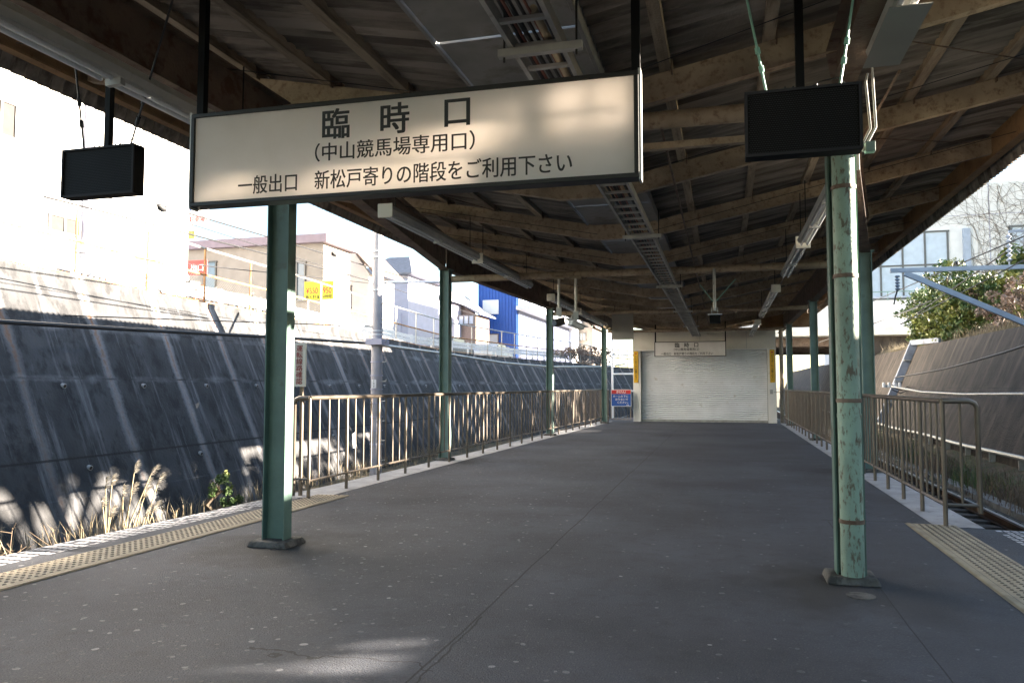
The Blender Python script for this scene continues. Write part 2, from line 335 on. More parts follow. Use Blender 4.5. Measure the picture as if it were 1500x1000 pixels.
def part(name, mb, m, parent, smooth=False, bevel=0, label=None, stuff=False):
    org = ORG[parent.name]; o = mb.obj(name, m, org, smooth, bevel); o.parent = parent; ORG[o.name] = org
    if label: o['label'] = label
    if stuff: o['kind'] = 'stuff'
    return o
def solo(name, mb, m, label, cat, loc=(0, 0, 0), group=None, smooth=False, bevel=0):
    o = mb.obj(name, m, loc, smooth, bevel); o.location = loc; o['label'] = label; o['category'] = cat; ORG[o.name] = Vector(loc)
    if group: o['group'] = group
    return o
def struct(name, mb, m, kind='structure'):
    o = mb.obj(name, m); o['kind'] = kind; ORG[o.name] = Vector((0, 0, 0)); return o
def copy_tree(o, parent=None):
    c = o.copy(); COL.objects.link(c); c.parent = parent; ORG[c.name] = ORG.get(o.name, Vector())
    for ch in list(o.children): copy_tree(ch, c)
    return c
def text(parent, s, pos, size, m, bold=.0, right=(1, 0, 0), up=(0, 0, 1), width=None, align='CENTER', name='lettering', vertical=False):
    cu = bpy.data.curves.new(name, 'FONT')
    cu.body = '\n'.join(s) if vertical else s
    cu.align_x = align; cu.align_y = 'CENTER'; cu.size = 1; cu.extrude = 0; cu.resolution_u = 4
    if vertical: cu.space_line = .98
    ob = bpy.data.objects.new('tmp', cu); COL.objects.link(ob)
    dg = bpy.context.evaluated_depsgraph_get(); me = bpy.data.meshes.new_from_object(ob.evaluated_get(dg))
    bpy.data.objects.remove(ob); bpy.data.curves.remove(cu)
    xs = [v.co.x for v in me.vertices]; ys = [v.co.y for v in me.vertices]
    cx = (min(xs)+max(xs))/2; cy = (min(ys)+max(ys))/2
    sx = sy = size
    if width: sx = width/(max(xs)-min(xs))
    if vertical: sy = size/(max(ys)-min(ys))
    r = Vector(right); u = Vector(up); nrm = r.cross(u); org = ORG[parent.name]; P = Vector(pos)
    V = [Vector(v.co) for v in me.vertices]; Fc = [tuple(p.vertices) for p in me.polygons]; nV, nF = [], []
    for k, (ox, oy) in enumerate(((0, 0), (1, .6), (-1, .6), (1, -.6), (-1, -.6)) if bold else ((0, 0),)):
        b0 = len(nV); nV += [tuple(P+r*((v.x-cx+ox*bold)*sx)+u*((v.y-cy+oy*bold)*sy)+nrm*(k*.00025)-org) for v in V]; nF += [tuple(i+b0 for i in f_) for f_ in Fc]
    me = bpy.data.meshes.new(name); me.from_pydata(nV, [], nF)
    me.materials.clear(); me.materials.append(m); me.name = name
    o = bpy.data.objects.new(name, me); COL.objects.link(o); o.parent = parent; ORG[o.name] = org
    return o
def lerp(a, b, t): return a+(b-a)*t
def interp(tab, y):
    if y <= tab[0][0]: return tab[0][1]
    for (y0, v0), (y1, v1) in zip(tab, tab[1:]):
        if y <= y1: return lerp(v0, v1, (y-y0)/(y1-y0))
    return tab[-1][1]

# ================================================================== SETTING
g = MB(); g.quad((-900, -900, -1.32), (900, -900, -1.32), (900, 1500, -1.32), (-900, 1500, -1.32)); struct('ground', g, M['soil'])
# platform slab
TI = [(-12, -5.6), (0, -4.80), (4, -4.50), (6.4, -4.39), (8.3, -4.35), (12, -4.32)]          # inner edge of left tactile strip
EL_ = [(-12, -6.6), (0, -5.70), (4.7, -5.36), (7.6, -5.13), (9, -5.0), (14.3, -4.78), (28.2, -4.4), (31, -4.35)]
ys = [-12+i*1.0 for i in range(44)]+[32]
ys = sorted(set(ys+[7.93]))
top = MB()
rings = []
def er(y): return 2.93 if y < 7.9 else 2.28
L = [(interp(EL_, y), y) for y in ys]
Rr = [(2.93, -12), (2.93, 7.93), (2.28, 7.93), (2.28, 32)]
top.prism(L+Rr[::-1], -.28, 0)
struct('platform', top, M['asph'])
pw = MB(); L2 = [(x+.12, y) for x, y in L]; pw.prism(L2+[(2.16, 32), (2.16, 7.9), (2.8, 7.8), (2.8, -12)], -1.3, -.282)
struct('platform_wall', pw, M['conc'])
# pale concrete edge strips
def strip(y0, y1, f0, f1, z=.004, step=.5):
    mb = MB(); n = max(1, int((y1-y0)/step)); P = [y0+(y1-y0)*i/n for i in range(n+1)]
    mb.loft([[(f0(y), y, z) for y in P], [(f1(y), y, z) for y in P]], False); return mb
railL = lambda y: interp([(8, -4.66), (14.3, -4.49), (28.1, -4.08)], y)
struct('left_edge_strip', strip(8.0, 28.2, lambda y: interp(EL_, y)+.01, lambda y: railL(y)+.14), M['kerb'])
struct('right_edge_strip', strip(7.95, 28.2, lambda y: 1.87, lambda y: 2.275), M['kerb'])
# worn white non-slip paint along the edges (a grid of small pads)
def pads(y0, y1, f, x0, x1, nx, step=.062):
    mb = MB(); y = y0
    while y < y1:
        for i in range(nx):
            if random.random() < .08: continue
            a = x0+(x1-x0)*i/nx; b = x0+(x1-x0)*(i+.72)/nx
            mb.quad((f(y)+a, y, .005), (f(y)+b, y, .005), (f(y+step*.7)+b, y+step*.7, .005), (f(y+step*.7)+a, y+step*.7, .005))
        y += step
    return mb
struct('left_edge_paint', pads(1.0, 8.0, lambda y: interp(EL_, y), .03, .34, 6, .10), M['white'])
struct('right_edge_paint', pads(2.0, 7.88, lambda y: 2.93, -.60, -.03, 9, .10), M['white'])
# tactile paving
def tactile(y0, y1, f, wdt, name, label):
    root = thing(name, label, 'tactile paving', (f(y0)+wdt/2, y0, 0))
    base = strip(y0, y1, f, lambda y: f(y)+wdt, .006, .3)
    part('paving_sheet', base, M['tact'], root)
    d = MB(); y = y0+.05
    sgn = 1 if wdt > 0 else -1
    while y < y1-.05:
        for i in range(6):
            x = f(y)+sgn*(.045+.055*i)
            d.cylx = None
            k = 8; c = [(x+.014*math.cos(2*math.pi*j/k), y+.014*math.sin(2*math.pi*j/k)) for j in range(k)]
            c2 = [(x+.009*math.cos(2*math.pi*j/k), y+.009*math.sin(2*math.pi*j/k)) for j in range(k)]
            d.loft([[(a, b, .006) for a, b in c], [(a, b, .0115) for a, b in c2]], True); i0 = len(d.v)-k; d.f.append(tuple(range(i0, i0+k)))
        y += .058
    part('dots', d, M['tactd'], root, stuff=True)
    bar = strip(y0, y1, lambda y: f(y)-sgn*.055, lambda y: f(y)-sgn*.022, .011, .3); part('guide_bar', bar, M['tact'], root)
    bk = strip(y0, y1, lambda y: f(y)-sgn*.07, lambda y: f(y)-sgn*.002, .005, .3); part('bar_sheet', bk, M['tact'], root)
M['tact'] = mat('aged_yellow_paving', (.37, .315, .22), .75, .22, 5, bump=.2, col2=(.27, .22, .15), c2=(.5, .7), c2scale=8)
M['tactd'] = mat('worn_dots', (.13, .11, .085), .75, .25, 9)
tactile(1.0, 8.3, lambda y: interp(TI, y), -.36, 'tactile_paving', 'yellow dotted tactile strip running past the left column along the open track edge')
tactile(1.5, 8.05, lambda y: 1.70, .36, 'tactile_paving', 'yellow dotted tactile strip at the right platform edge ending at the railing post')
# tracks: right side and left side
def track(xc, label, y0=-10, y1=90):
    b = MB(); b.loft([[(xc-1.55, y, -1.3), (xc-1.2, y, -1.14), (xc+1.2, y, -1.14), (xc+1.6, y, -1.3)] for y in (y0, y1)], False); struct('ballast', b, M['rock'])
    t = thing('railway_track', label, 'railway track', (xc, 0, -1.14))
    s = MB(); y = y0
    while y < 70: s.box(xc-.95, xc+.95, y, y+.2, -1.16, -1.09); y += .62
    part('sleepers', s, M['wood'], t, stuff=True)
    for sx in (-.54, .54):
        r = MB(); r.box(xc+sx-.06, xc+sx+.06, y0, y1, -1.09, -1.075); r.box(xc+sx-.01, xc+sx+.01, y0, y1, -1.075, -.965); ra = part('rail', r, M['railb'], t)
        h = MB(); h.box(xc+sx-.033, xc+sx+.033, y0, y1, -.965, -.93); part('rail_head', h, M['steel'], ra)
track(4.03, 'railway track in the pit between the right railing and the brown retaining wall')
track(-7.6, 'railway track hidden low between the left platform edge and the dark retaining wall')

# ------------------------------------------------------------------ left retaining wall
WT = [(-12, -12.5, 3.62), (10.7, -12.5, 3.54), (17.2, -12.5, 3.34), (20.7, -12.6, 3.32), (25, -12.6, 3.18), (28, -12.6, 3.09), (34, -12.5, 2.9), (36.7, -12, 2.87), (47, -11, 2.9), (52, -10.2, 2.92), (59, -9, 2.82), (75, -5, 2.8), (95, 4, 2.8)]
def wtop(y): return interp([(a, b) for a, b, c in WT], y), interp([(a, c) for a, b, c in WT], y)
wl = MB(); Y = [-12+i*1.5 for i in range(71)]
rg = []
for y in Y:
    x, z = wtop(y)
    rg.append([(x+2.1, y, -1.32), (x+1.82, y, -.62), (x+1.80, y, -.60), (x+.06, y, z-.12), (x+.06, y, z), (x-.5, y, z), (x-.5, y, -1.3)])
wl.loft(rg, True, True)
solo('retaining_wall', wl, M['wallL'], 'tall dark sloping concrete retaining wall with pale streaks beyond the left track', 'retaining wall', (-11, 10, -1.3))
wallo = bpy.data.objects['retaining_wall']
for zz, st0, dy_ in ((1.30, 9.2, 2.0), (-.15, 8.2, 3.0)):
    yk = st0
    while yk < 34:
        xt, zt_ = wtop(yk); k_ = (zz+.62)/(zt_-.12+.62); xw = lerp(xt+1.82, xt+.06, k_)
        wp = MB(); P_ = [(xw-.03, yk, zz+.01), (xw+.035, yk, zz-.005)]; wp.tube(P_, .045, 10); hp = part('weep_pipe', wp, M['kerb'], wallo, True)
        part('weep_hole', MB().tube([(xw+.0355, yk, zz-.005), (xw+.0375, yk, zz-.0055)], .033, 10), M['ink'], hp)
        yk += dy_
# street ground behind it
st = MB(); st.loft([[(wtop(y)[0]-.5, y, wtop(y)[1]-.14), (wtop(y)[0]-60, y, wtop(y)[1]-.14)] for y in Y], False); struct('left_street', st, M['conc'])
# fence on the wall
fen = thing('chain_link_fence', 'rusty chain link fence with two top rails on the left retaining wall', 'fence', (-12.6, 12.5, 3.5))
def ftop(y, dz=0, dx=-.15): x, z = wtop(y); return Vector((x+dx, y, z+dz))
yy = [8.5+2*i for i in range(34)]
for y in yy:
    p = ftop(y); part('post', MB().tube([p, p+Vector((0, 0, 1.45))], .028, 6), M['rust'] if y < 20 else M['galv'], fen)
for dz in (1.42, .75):
    part('top_rail' if dz > 1 else 'middle_rail', MB().tube([ftop(y, dz) for y in yy], .03, 5), M['galv'] if dz > 1 else M['rust'], fen)
part('bottom_rail', MB().tube([ftop(y, .06) for y in yy], .018, 5), M['rust'], fen)
lk = MB()
y = 8.5
while y < 60:
    for sg in (1, -1):
        a = ftop(y, .06 if sg > 0 else .75, -.17); b = ftop(y+.7, .75 if sg > 0 else .06, -.17)
        lk.tube([a, b], .0022 if y < 30 else .003, 3, False)
    y += .085 if y < 40 else .14
part('wire_mesh', lk, M['galv'], fen)
# guardrail behind
gr = thing('guardrail', 'white beam guardrail along the street behind the wire fence', 'guardrail', (-13.6, 20, 3.2))
def gtop(y, dz, dx=-1.4): x, z = wtop(y); return Vector((x+dx, y, z-.14+dz))
gy = [13+2.0*i for i in range(22)]
for dz in (.78, .60):
    m_ = MB()
    for a, b in zip(gy, gy[1:]): m_.bar(gtop(a, dz), gtop(b, dz), .05, .15)
    part('beam', m_, M['whitep'], gr)
for y in gy: p = gtop(y, 0, -1.46); part('post', MB().tube([p, p+Vector((0, 0, .9))], .06, 8), M['whitep'], gr)

# ------------------------------------------------------------------ right retaining wall
wr = MB(); Y2 = sorted([-10+2*i for i in range(56)]+[6.8, 6.9, 8.15, 8.25])
def wrt(y): return interp([(-10, 2.75), (6.8, 2.75), (6.9, 2.58), (8.15, 2.58), (8.25, 2.95), (100, 3.0)], y)  # notch out of view, cut to let a patch of sun onto the floor
wr.loft([[(6.55, y, -1.3), (6.6, y, -.42), (8.0, y, wrt(y)-.05), (8.02, y, wrt(y)), (8.5, y, wrt(y)), (8.5, y, -1.3)] for y in Y2], True, True)
solo('retaining_wall', wr, M['wallR'], 'brown streaked sloping concrete retaining wall beyond the right track', 'retaining wall', (7, 20, -1.3))
def bank(y): return interp([(-10, 4.1), (4, 4.1), (6, 3.8), (7.4, 3.8), (7.5, 2.97), (8.7, 2.97), (8.8, 3.92), (12, 3.9), (13.5, 4.02), (24, 4.02), (27, 3.5), (100, 3.3)], y)+.05*math.sin(y*2.3)  # near ridge and dip, out of view
eg = MB(); eg.loft([[(8.45, y, 2.6), (8.5, y, wrt(y)-.1), (9.0, y, lerp(wrt(y), bank(y), .55)), (9.5, y, bank(y)), (10.3, y, bank(y)), (11.6, y, 2.7), (60, y, 2.7)] for y in sorted([-10+.5*i for i in range(220)]+[7.4, 7.5, 8.7, 8.8])], False); struct('right_embankment', eg, M['soil'])
vg = MB(); n_ = 60
vg.loft([[(5.25, y, -1.28), (5.5, y, -1.0+.05*math.sin(y*3)), (6.1, y, -.78+.06*math.sin(y*2.1)), (6.62, y, -.6)] for y in [-10+1.0*i for i in range(70)]], False); struct('right_verge', vg, M['soil'])
kb = MB(); kb.box(5.15, 5.45, -10, 60, -1.3, -1.02); struct('cable_trough', kb, M['conc'])
fp = MB(); fp.tube([(6.52, y, -.36+.02*math.sin(y*.7)) for y in range(4, 60, 2)], .055, 8)
fpr = thing('foot_pipe', 'pale pipe on brackets along the foot of the right retaining wall', 'pipe', (6.5, 20, -.4))
part('pipe', fp, M['galv'], fpr, True)
for y in range(8, 40, 2): part('bracket', MB().box(6.46, 6.6, y, y+.06, -.62, -.4), M['galv'], fpr)

# ================================================================== CANOPY
can = thing('platform_canopy', 'V-shaped platform canopy of corrugated slate on brown steel beams overhead', 'canopy', (-1.3, 12, 3.3))
ROW = [5.62+2.35*k for k in range(-5, 12)]
def zb(X):      # underside of the cross beams
    return 3.30+(.195*(X+.95) if X > -.95 else (.205*(-1.67-X) if X < -1.67 else 0))
BH = .20
YA, YB = -7.2, 31.6
def sheet(prof, name):
    mb = MB(); n = int((YB-YA)/.13*6); P = [Vector((x, 0, z)) for x, z in prof]; N = []
    for k in range(len(P)):
        d = P[min(k+1, len(P)-1)]-P[max(k-1, 0)]; N.append(Vector((-d.z, 0, d.x)).normalized())
    rings = []
    for i in range(n+1):
        y = YA+(YB-YA)*i/n; dz = .03*math.cos(2*math.pi*y/.13)
        rings.append([(P[k].x+N[k].x*dz, y, P[k].z+N[k].z*dz) for k in range(len(P))])
    mb.loft(rings, False)
    o = part(name, mb, M['slate'], can, True)
    md = o.modifiers.new('thickness', 'SOLIDIFY'); md.thickness = .007
    return o
zs = lambda X: zb(X)+BH+.11
sheet([(-.86, zs(-.86)), (.6, zs(.6)), (2.0, zs(2.0)), (2.9, zs(2.9)), (3.1, zs(3.1)-.01), (3.25, zs(3.25)-.06), (3.36, zs(3.3)-.15), (3.42, zs(3.3)-.27), (3.45, 4.02)], 'roof_sheet')
sheet([(-1.74, zs(-1.74)), (-3.2, zs(-3.2)), (-4.6, zs(-4.6)), (-5.35, zs(-5.35)), (-5.56, zs(-5.56)-.01), (-5.7, zs(-5.7)-.06), (-5.81, zs(-5.75)-.15), (-5.88, zs(-5.75)-.27), (-5.93, 4.02)], 'roof_sheet')
# gutter boards along the valley
gb = []
y = YA
while y < YB:
    part('valley_board', MB().box(-1.75, -.84, y+.006, y+1.15, 3.515, 3.53), M['board'], can); y += 1.175
for x in (-1.77, -.82): part('gutter_side', MB().box(x-.012, x+.012, YA, YB, 3.50, 3.66), M['board'], can)
# cross beams (channel section): web + two flanges
for y in ROW:
    mb = MB()
    pts = [(-5.62, y), (-1.67, y), (-.95, y), (3.17, y)]
    for (xa, _), (xb, _) in zip(pts, pts[1:]):
        za, zb_ = zb(xa), zb(xb)
        mb.quadbox([(xa, y-.004, za+.0081), (xb, y-.004, zb_+.0081), (xb, y+.004, zb_+.0081), (xa, y+.004, za+.0081), (xa, y-.004, za+BH-.0081), (xb, y-.004, zb_+BH-.0081), (xb, y+.004, zb_+BH-.0081), (xa, y+.004, za+BH-.0081)])
        for z0 in (0, BH-.008):
            mb.quadbox([(xa, y-.004, za+z0), (xb, y-.004, zb_+z0), (xb, y+.075, zb_+z0), (xa, y+.075, za+z0), (xa, y-.004, za+z0+.008), (xb, y-.004, zb_+z0+.008), (xb, y+.075, zb_+z0+.008), (xa, y+.075, za+z0+.008)])
    part('cross_beam', mb, M['beam'], can)
# purlins
for X in (-.38, .35, 1.05, 1.75, 2.45, -2.45, -3.15, -3.85, -4.55, -5.2):
    z = zb(X)+BH
    mb = MB(); mb.box(X-.04, X+.04, YA+.1, YB-.1, z+.005, z+.085)
    part('purlin', mb, M['purlin'], can)
    cl = MB()
    for y in ROW: cl.box(X+.045, X+.055, y-.05, y+.08, z-.03, z+.07); cl.box(X+.045, X+.12, y+.005, y+.06, z+.001, z+.012)
    part('purlin_cleats', cl, M['girder'], can, stuff=True)
# eave channels
for X, sg in ((3.19, 1), (-5.64, -1)):
    z = zb(X)
    mb = MB(); mb.box(X-.006, X+.006, YA, YB, z-.02, z+.235); mb.box(min(X, X+sg*.075), max(X, X+sg*.075), YA, YB, z-.030, z-.020)
    part('eave_channel', mb, M['eave'], can)
    part('eave_batten', MB().box(X+sg*.10-.03, X+sg*.10+.03, YA, YB, z-.015, z+.03), M['eave'], can)
# long girders over the columns
PL = [(-3.56, -7.2), (-3.56, 5.62), (-4.72, 12.67), (-4.41, 19.72), (-4.03, 26.77), (-3.9, 31.4)]
PR = [(.80, -7.2), (.80, 5.62), (2.12, 12.67), (2.12, 19.72), (2.12, 26.77), (2.12, 31.4)]
def gird(a, b, z0a, z0b, m='girder'):
    (xa, ya), (xb, yb) = a, b
    mb = MB(); d = Vector((xb-xa, yb-ya, 0)).normalized(); r = Vector((d.y, -d.x, 0))
    za, zb2 = zb(xa)-.004, zb(xb)-.004
    def sl(w, l0a, l1a, l0b, l1b):
        A = Vector((xa, ya, 0)); B = Vector((xb, yb, 0))
        mb.quadbox([A-r*w+Vector((0, 0, l0a)), A+r*w+Vector((0, 0, l0a)), B+r*w+Vector((0, 0, l0b)), B-r*w+Vector((0, 0, l0b)), A-r*w+Vector((0, 0, l1a)), A+r*w+Vector((0, 0, l1a)), B+r*w+Vector((0, 0, l1b)), B-r*w+Vector((0, 0, l1b))])
    sl(.005, z0a+.012, za-.012, z0b+.012, zb2-.012); sl(.075, z0a, z0a+.012, z0b, z0b+.012); sl(.075, za-.012, za, zb2-.012, zb2)
    part('long_girder', mb, M[m], can)
for Pp in (PL, PR):
    for i, (a, b) in enumerate(zip(Pp, Pp[1:])):
        e = .02
        gird((a[0]+(b[0]-a[0])*e/7, a[1]+e), (b[0], b[1]-e), 3.34 if i else 3.30, 3.34 if i else 3.30)
# tie pipes between columns
for y, a, b, z, r, m in ((5.62, -3.45, .69, 3.25, .065, 'beam'), (12.67, -4.6, 2.0, 3.18, .06, 'beam'), (19.72, -4.3, 2.0, 3.2, .055, 'beam'), (26.77, -3.9, 2.0, 3.2, .055, 'beam')):
    part('tie_pipe', MB().tube([(a, y, z), (b, y, z)], r, 14), M[m], can, True)
part('tie_angle', MB().box(-3.4, .7, 5.72, 5.78, 3.07, 3.12), M['beam'], can)
# thin sway rods
for y in ROW[5:15]:
    for xa, xb in ((-5.2, -3.0), (.9, 2.9)):
        part('sway_rod', MB().tube([(xa, y+.15, zb(xa)+.16), (xb, y+2.2, zb(xb)+.16)], .006, 5), M['girder'], can)
for y in (4.6, 6.9, 9.6, 11.8, 14.3):
    part('stay_wire', MB().tube([(-5.3, y, 3.98), (-1.6, y+.5, 3.33)], .0035, 4), M['cable'], can)
    part('stay_wire', MB().tube([(-.9, y+.5, 3.33), (3.1, y-.3, 4.05)], .0035, 4), M['cable'], can)

# ------------------------------------------------------------------ columns
def column(x, y, h, label, far, gname, pipe=False, sz=.20, sy_=None):
    c = thing('steel_column', label, 'column', (x, y, 0), gname)
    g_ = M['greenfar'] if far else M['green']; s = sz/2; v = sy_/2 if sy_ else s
    mb = MB(); mb.box(x-s, x-s+.011, y-v, y+v, .05, h); part('flange', mb, g_, c)
    mb = MB(); mb.box(x+s-.011, x+s, y-v, y+v, .05, h); part('flange', mb, g_, c)
    part('web', MB().box(x-s+.0115, x+s-.0115, y-.004, y+.004, .05, h), g_, c)
    b = MB(); b.loft([[(x-s*1.8, y-s*1.6, 0), (x+s*1.85, y-s*1.6, 0), (x+s*1.85, y+s*1.6, 0), (x-s*1.8, y+s*1.6, 0)], [(x-s*1.6, y-s*1.4, .05), (x+s*1.6, y-s*1.4, .05), (x+s*1.6, y+s*1.4, .05), (x-s*1.6, y+s*1.4, .05)]], True, True)
    part('base_block', b, M['grimy'], c, bevel=.012)
    cap = MB(); cap.box(x-s-.03, x+s+.03, y-s-.03, y+s+.03, h-.012, h); part('cap_plate', cap, g_, c)
    return c
grp = 'green steel columns carrying the canopy'
column(-3.56, 5.62, 3.32, 'green H-section column right below the big hanging sign, nearest on the left', False, grp, sy_=.12)
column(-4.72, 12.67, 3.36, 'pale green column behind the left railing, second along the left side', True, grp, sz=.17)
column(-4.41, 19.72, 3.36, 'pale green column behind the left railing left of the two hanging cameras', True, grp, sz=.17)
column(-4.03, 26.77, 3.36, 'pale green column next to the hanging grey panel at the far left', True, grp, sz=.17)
r1 = column(.80, 5.62, 3.32, 'weathered green column with a rain pipe on its front, nearest on the right', False, grp, sz=.185, sy_=.12)
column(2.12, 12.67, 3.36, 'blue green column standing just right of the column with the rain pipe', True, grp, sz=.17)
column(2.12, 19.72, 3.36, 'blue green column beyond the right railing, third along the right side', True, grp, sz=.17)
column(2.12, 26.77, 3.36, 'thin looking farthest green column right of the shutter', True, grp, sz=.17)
x, y = .80, 5.53
p = part('rain_pipe', MB().cyl((x, y-.02), .073, .06, 2.9, 24), M['pipe'], r1, True)
for z in (2.62, 2.02, 1.19, 1.09, .40): part('strap', MB().cyl((x, y-.02), .080 if z != 1.09 else .077, z, z+.026, 24), M['girder'] if z != 1.09 else M['pipe'], p, True)
part('pipe_elbow', MB().tube([(x, y-.02, 2.9), (x, y-.01, 3.0), (x+.02, y+.03, 3.2)], .062, 14), M['beam'], r1, True)
for k, q in enumerate((((1286, 62), (1277, 96), (1283, 186), (1264, 222)), ((1271, 108), (1268, 120), (1275, 188), (1262, 214)))):
    part('conduit', MB().tube([at(a_, b_, Y=5.5) for a_, b_ in q], .008, 8), M['fix'], r1, True)
part('junction_box', MB().box(x+.14, x+.2, y-.06, y+.0, 2.86, 2.93), M['greenfar'], r1, bevel=.004)
lid = MB(); lid.cyl((.80, 5.22), .085, .0, .006, 28); solo('drain_cover', lid, M['grimy'], 'small round metal drain cover in front of the column with the rain pipe', 'drain cover', (.8, 5.22, 0), smooth=True)

# ------------------------------------------------------------------ hanging signs
def sign(name, x0, x1, y, z0, z1, rotz, label, far, gname):
    cx = (x0+x1)/2; s = thing(name, label, 'sign', (cx, y, z0), gname); d = .045; f = .022
    fr = MB()
    for (a, b, c_, e) in ((x0, x1, z0, z0+f), (x0, x1, z1-f, z1)): fr.box(a, b, y-d, y+d, c_, e)
    for (a, b) in ((x0, x0+f), (x1-f, x1)): fr.box(a, b, y-d-.001, y+d+.001, z0+f, z1-f)
    part('frame', fr, M['dark'], s, bevel=.003)
    part('face', MB().box(x0+f, x1-f, y-d+.010, y-d+.014, z0+f, z1-f), M['acryl2' if far else 'acryl'], s)
    part('face', MB().box(x0+f, x1-f, y+d-.014, y+d-.010, z0+f, z1-f), M['acryl2' if far else 'acryl'], s)
    for z in (.33, .66):   # dead lamp tubes inside the box
        part('inner_tube', MB().tube([(x0+.1, y, lerp(z0, z1, z)), (x1-.1, y, lerp(z0, z1, z))], .014, 8), M['tube'], s, True)
    for xx in (x0+.035, x1-.014):
        part('hanger', MB().box(xx-.02, xx+.02, y-.02, y+.02, z1, zb(xx)+.05), M['black'], s)
    for xx, ww in ((x0-.004, .012), (x1+.004, .012)):
        part('end_strip', MB().box(xx-ww/2, xx+ww/2, y-.04, y+.04, z0-.01, z1+.01), M['fix'], s)
    W = x1-x0; Hh = z1-z0; yt = y-d+.0085
    return s, W, Hh, yt
def signtext(s, cx, yt, z0, W, Hh, b=.012):
    m = M['ink']; z1 = z0+Hh
    for ch, dx in zip('臨時口', (-.325, 0, .33)):
        text(s, ch, (cx-.115+dx, yt, z0+Hh*.76), Hh*.335, m, .02)
    text(s, '（中山競馬場専用口）', (cx-.125, yt, z0+Hh*.475), .100, m, b, width=.86)
    text(s, '一般出口', (cx-.83, yt, z0+Hh*.19), .105, m, b, width=.345)
    text(s, '新松戸寄りの階段をご利用下さい', (cx+.115, yt, z0+Hh*.19), .105, m, b, width=1.34)
s, W, Hh, yt = sign('hanging_sign', -2.755, -.36, 3.52, 2.26, 2.765, 0, 'long hanging station sign with black lettering on a cream face, close to the camera', False, 'hanging exit signs')
signtext(s, -1.46, yt, 2.26, W, Hh)
s.rotation_euler.z = R(1.2)
s, W, Hh, yt = sign('hanging_sign', -2.35, .10, 27.6, 2.335, 2.86, 0, 'small looking far copy of the hanging sign, in front of the shutter', True, 'hanging exit signs')
signtext(s, -1.12, yt, 2.335, W, Hh)

# ------------------------------------------------------------------ hanging display boxes (backs of train displays)
def dbox(x0, x1, y, z0, z1, ztop, label, rod, right):
    cx = (x0+x1)/2; b = thing('display_box', label, 'display box', (cx, y, z0), 'black boxes hanging on poles')
    body = part('case', MB().box(x0, x1, y, y+.09, z0, z1), M['black'], b, bevel=.004)
    fr = MB(); t_ = .014
    fr.box(x0, x1, y-.012, y-.001, z0, z0+t_); fr.box(x0, x1, y-.012, y-.001, z1-t_, z1)
    fr.box(x0, x0+t_, y-.012, y-.001, z0+t_, z1-t_); fr.box(x1-t_, x1, y-.012, y-.001, z0+t_, z1-t_); part('front_frame', fr, M['grille'], b)
    pf = MB(); st_ = .0125                      # perforated front: honeycomb of small bars
    z = z0+t_+.004; k = 0
    while z < z1-t_-.006:
        x = x0+t_+.004+(k % 2)*st_/2
        while x < x1-t_-.008:
            pf.quad((x, y-.005, z), (x+.008, y-.005, z), (x+.008, y-.005, z+.0035), (x, y-.005, z+.0035)); x += st_
        z += .0105; k += 1
    part('perforated_front', pf, M['grille'], b)
    pole = part('pole', MB().box(cx-.02, cx+.02, y+.06, y+.10, z1, ztop), M['black'], b)
    for xa, sg in ((x0+.11, -1), (x1-.09, 1)):
        P0 = Vector((xa, y+.06, z1+.01)); P1 = Vector((xa+sg*.12, y+.08, ztop-.05)) if right else at(99 if sg < 0 else 257, -14, Y=3.55)
        part('stay_rod', MB().tube([P0, P1], .0065, 6), rod, b, True)
        for q in (.16, .3): c_ = P0.lerp(P1, q); part('turnbuckle', MB().tube([c_, P0.lerp(P1, q+.045)], .013, 8), rod, b, True)
        part('eye_bolt', MB().tube([(xa+.012*math.cos(j*.7), y+.08, z1+.012+.012*math.sin(j*.7)) for j in range(10)], .004, 5), rod, b, True)
    for xa in (x0+.2, x0+.24, x1-.2): part('bolt', MB().cyl((xa, y+.05), .006, z1, z1+.03, 6), M['dark'], b)
    part('loose_cable', MB().tube([(cx+.03, y+.1, z1+.02), (cx+.1, y+.1, z1+.06), (x1-.09, y+.1, z1+.07), (x1-.03, y+.1, z1+.005)], .004, 5), M['cable'], b, True)
    return b
dbox(-4.18, -3.61, 4.0, 2.53, 2.85, zb(-3.9), 'black perforated display box hanging by a pole left of the big sign', M['cable'], False)
dbox(.125, .675, 4.0, 2.455, 2.79, zb(.4), 'black perforated display box hanging at the top of the column with the rain pipe', M['bolt'], True)

# ------------------------------------------------------------------ fluorescent fittings
def lamp(x, y0, y1, z, label, g='unlit fluorescent fittings under the canopy', bare=True):
    f = thing('fluorescent_fitting', label, 'lamp', (x, y0, z), g)
    body = MB()
    pr = [(-.075, .045), (-.06, .0), (.06, .0), (.075, .045), (.045, .10), (-.045, .10)]
    body.loft([[(x+a, y, z+b) for a, b in pr] for y in (y0+.002, y1-.002)], True, True); part('housing', body, M['fix'], f)
    n = max(1, round((y1-y0)/1.3)); L_ = (y1-y0)/n
    for i in range(n):
        for dx in (-.034, .034):
            part('tube', MB().tube([(x+dx, y0+i*L_+.05, z-.022), (x+dx, y0+(i+1)*L_-.05, z-.022)], .015, 10), M['tube'], f, True)
        part('lamp_holder', MB().box(x-.055, x+.055, y0+i*L_, y0+i*L_+.035, z-.042, z-.001), M['fix'], f)
    part('end_cap', MB().box(x-.085, x+.085, y0-.012, y0, z-.045, z+.105), M['cream'], f, bevel=.006)
    for y in (y0+.25, y1-.25): part('hanger_rod', MB().tube([(x, y, z+.10), (x, y, zb(x)+.02)], .006, 6), M['dark'], f)
lamp(-3.42, .6, 5.1, 3.10, 'long grey lamp fitting running from the upper left corner behind the left display box')
lamp(-3.42, 7.35, 10.4, 3.12, 'lamp fitting with a cream end cap left of centre, first beyond the big sign')
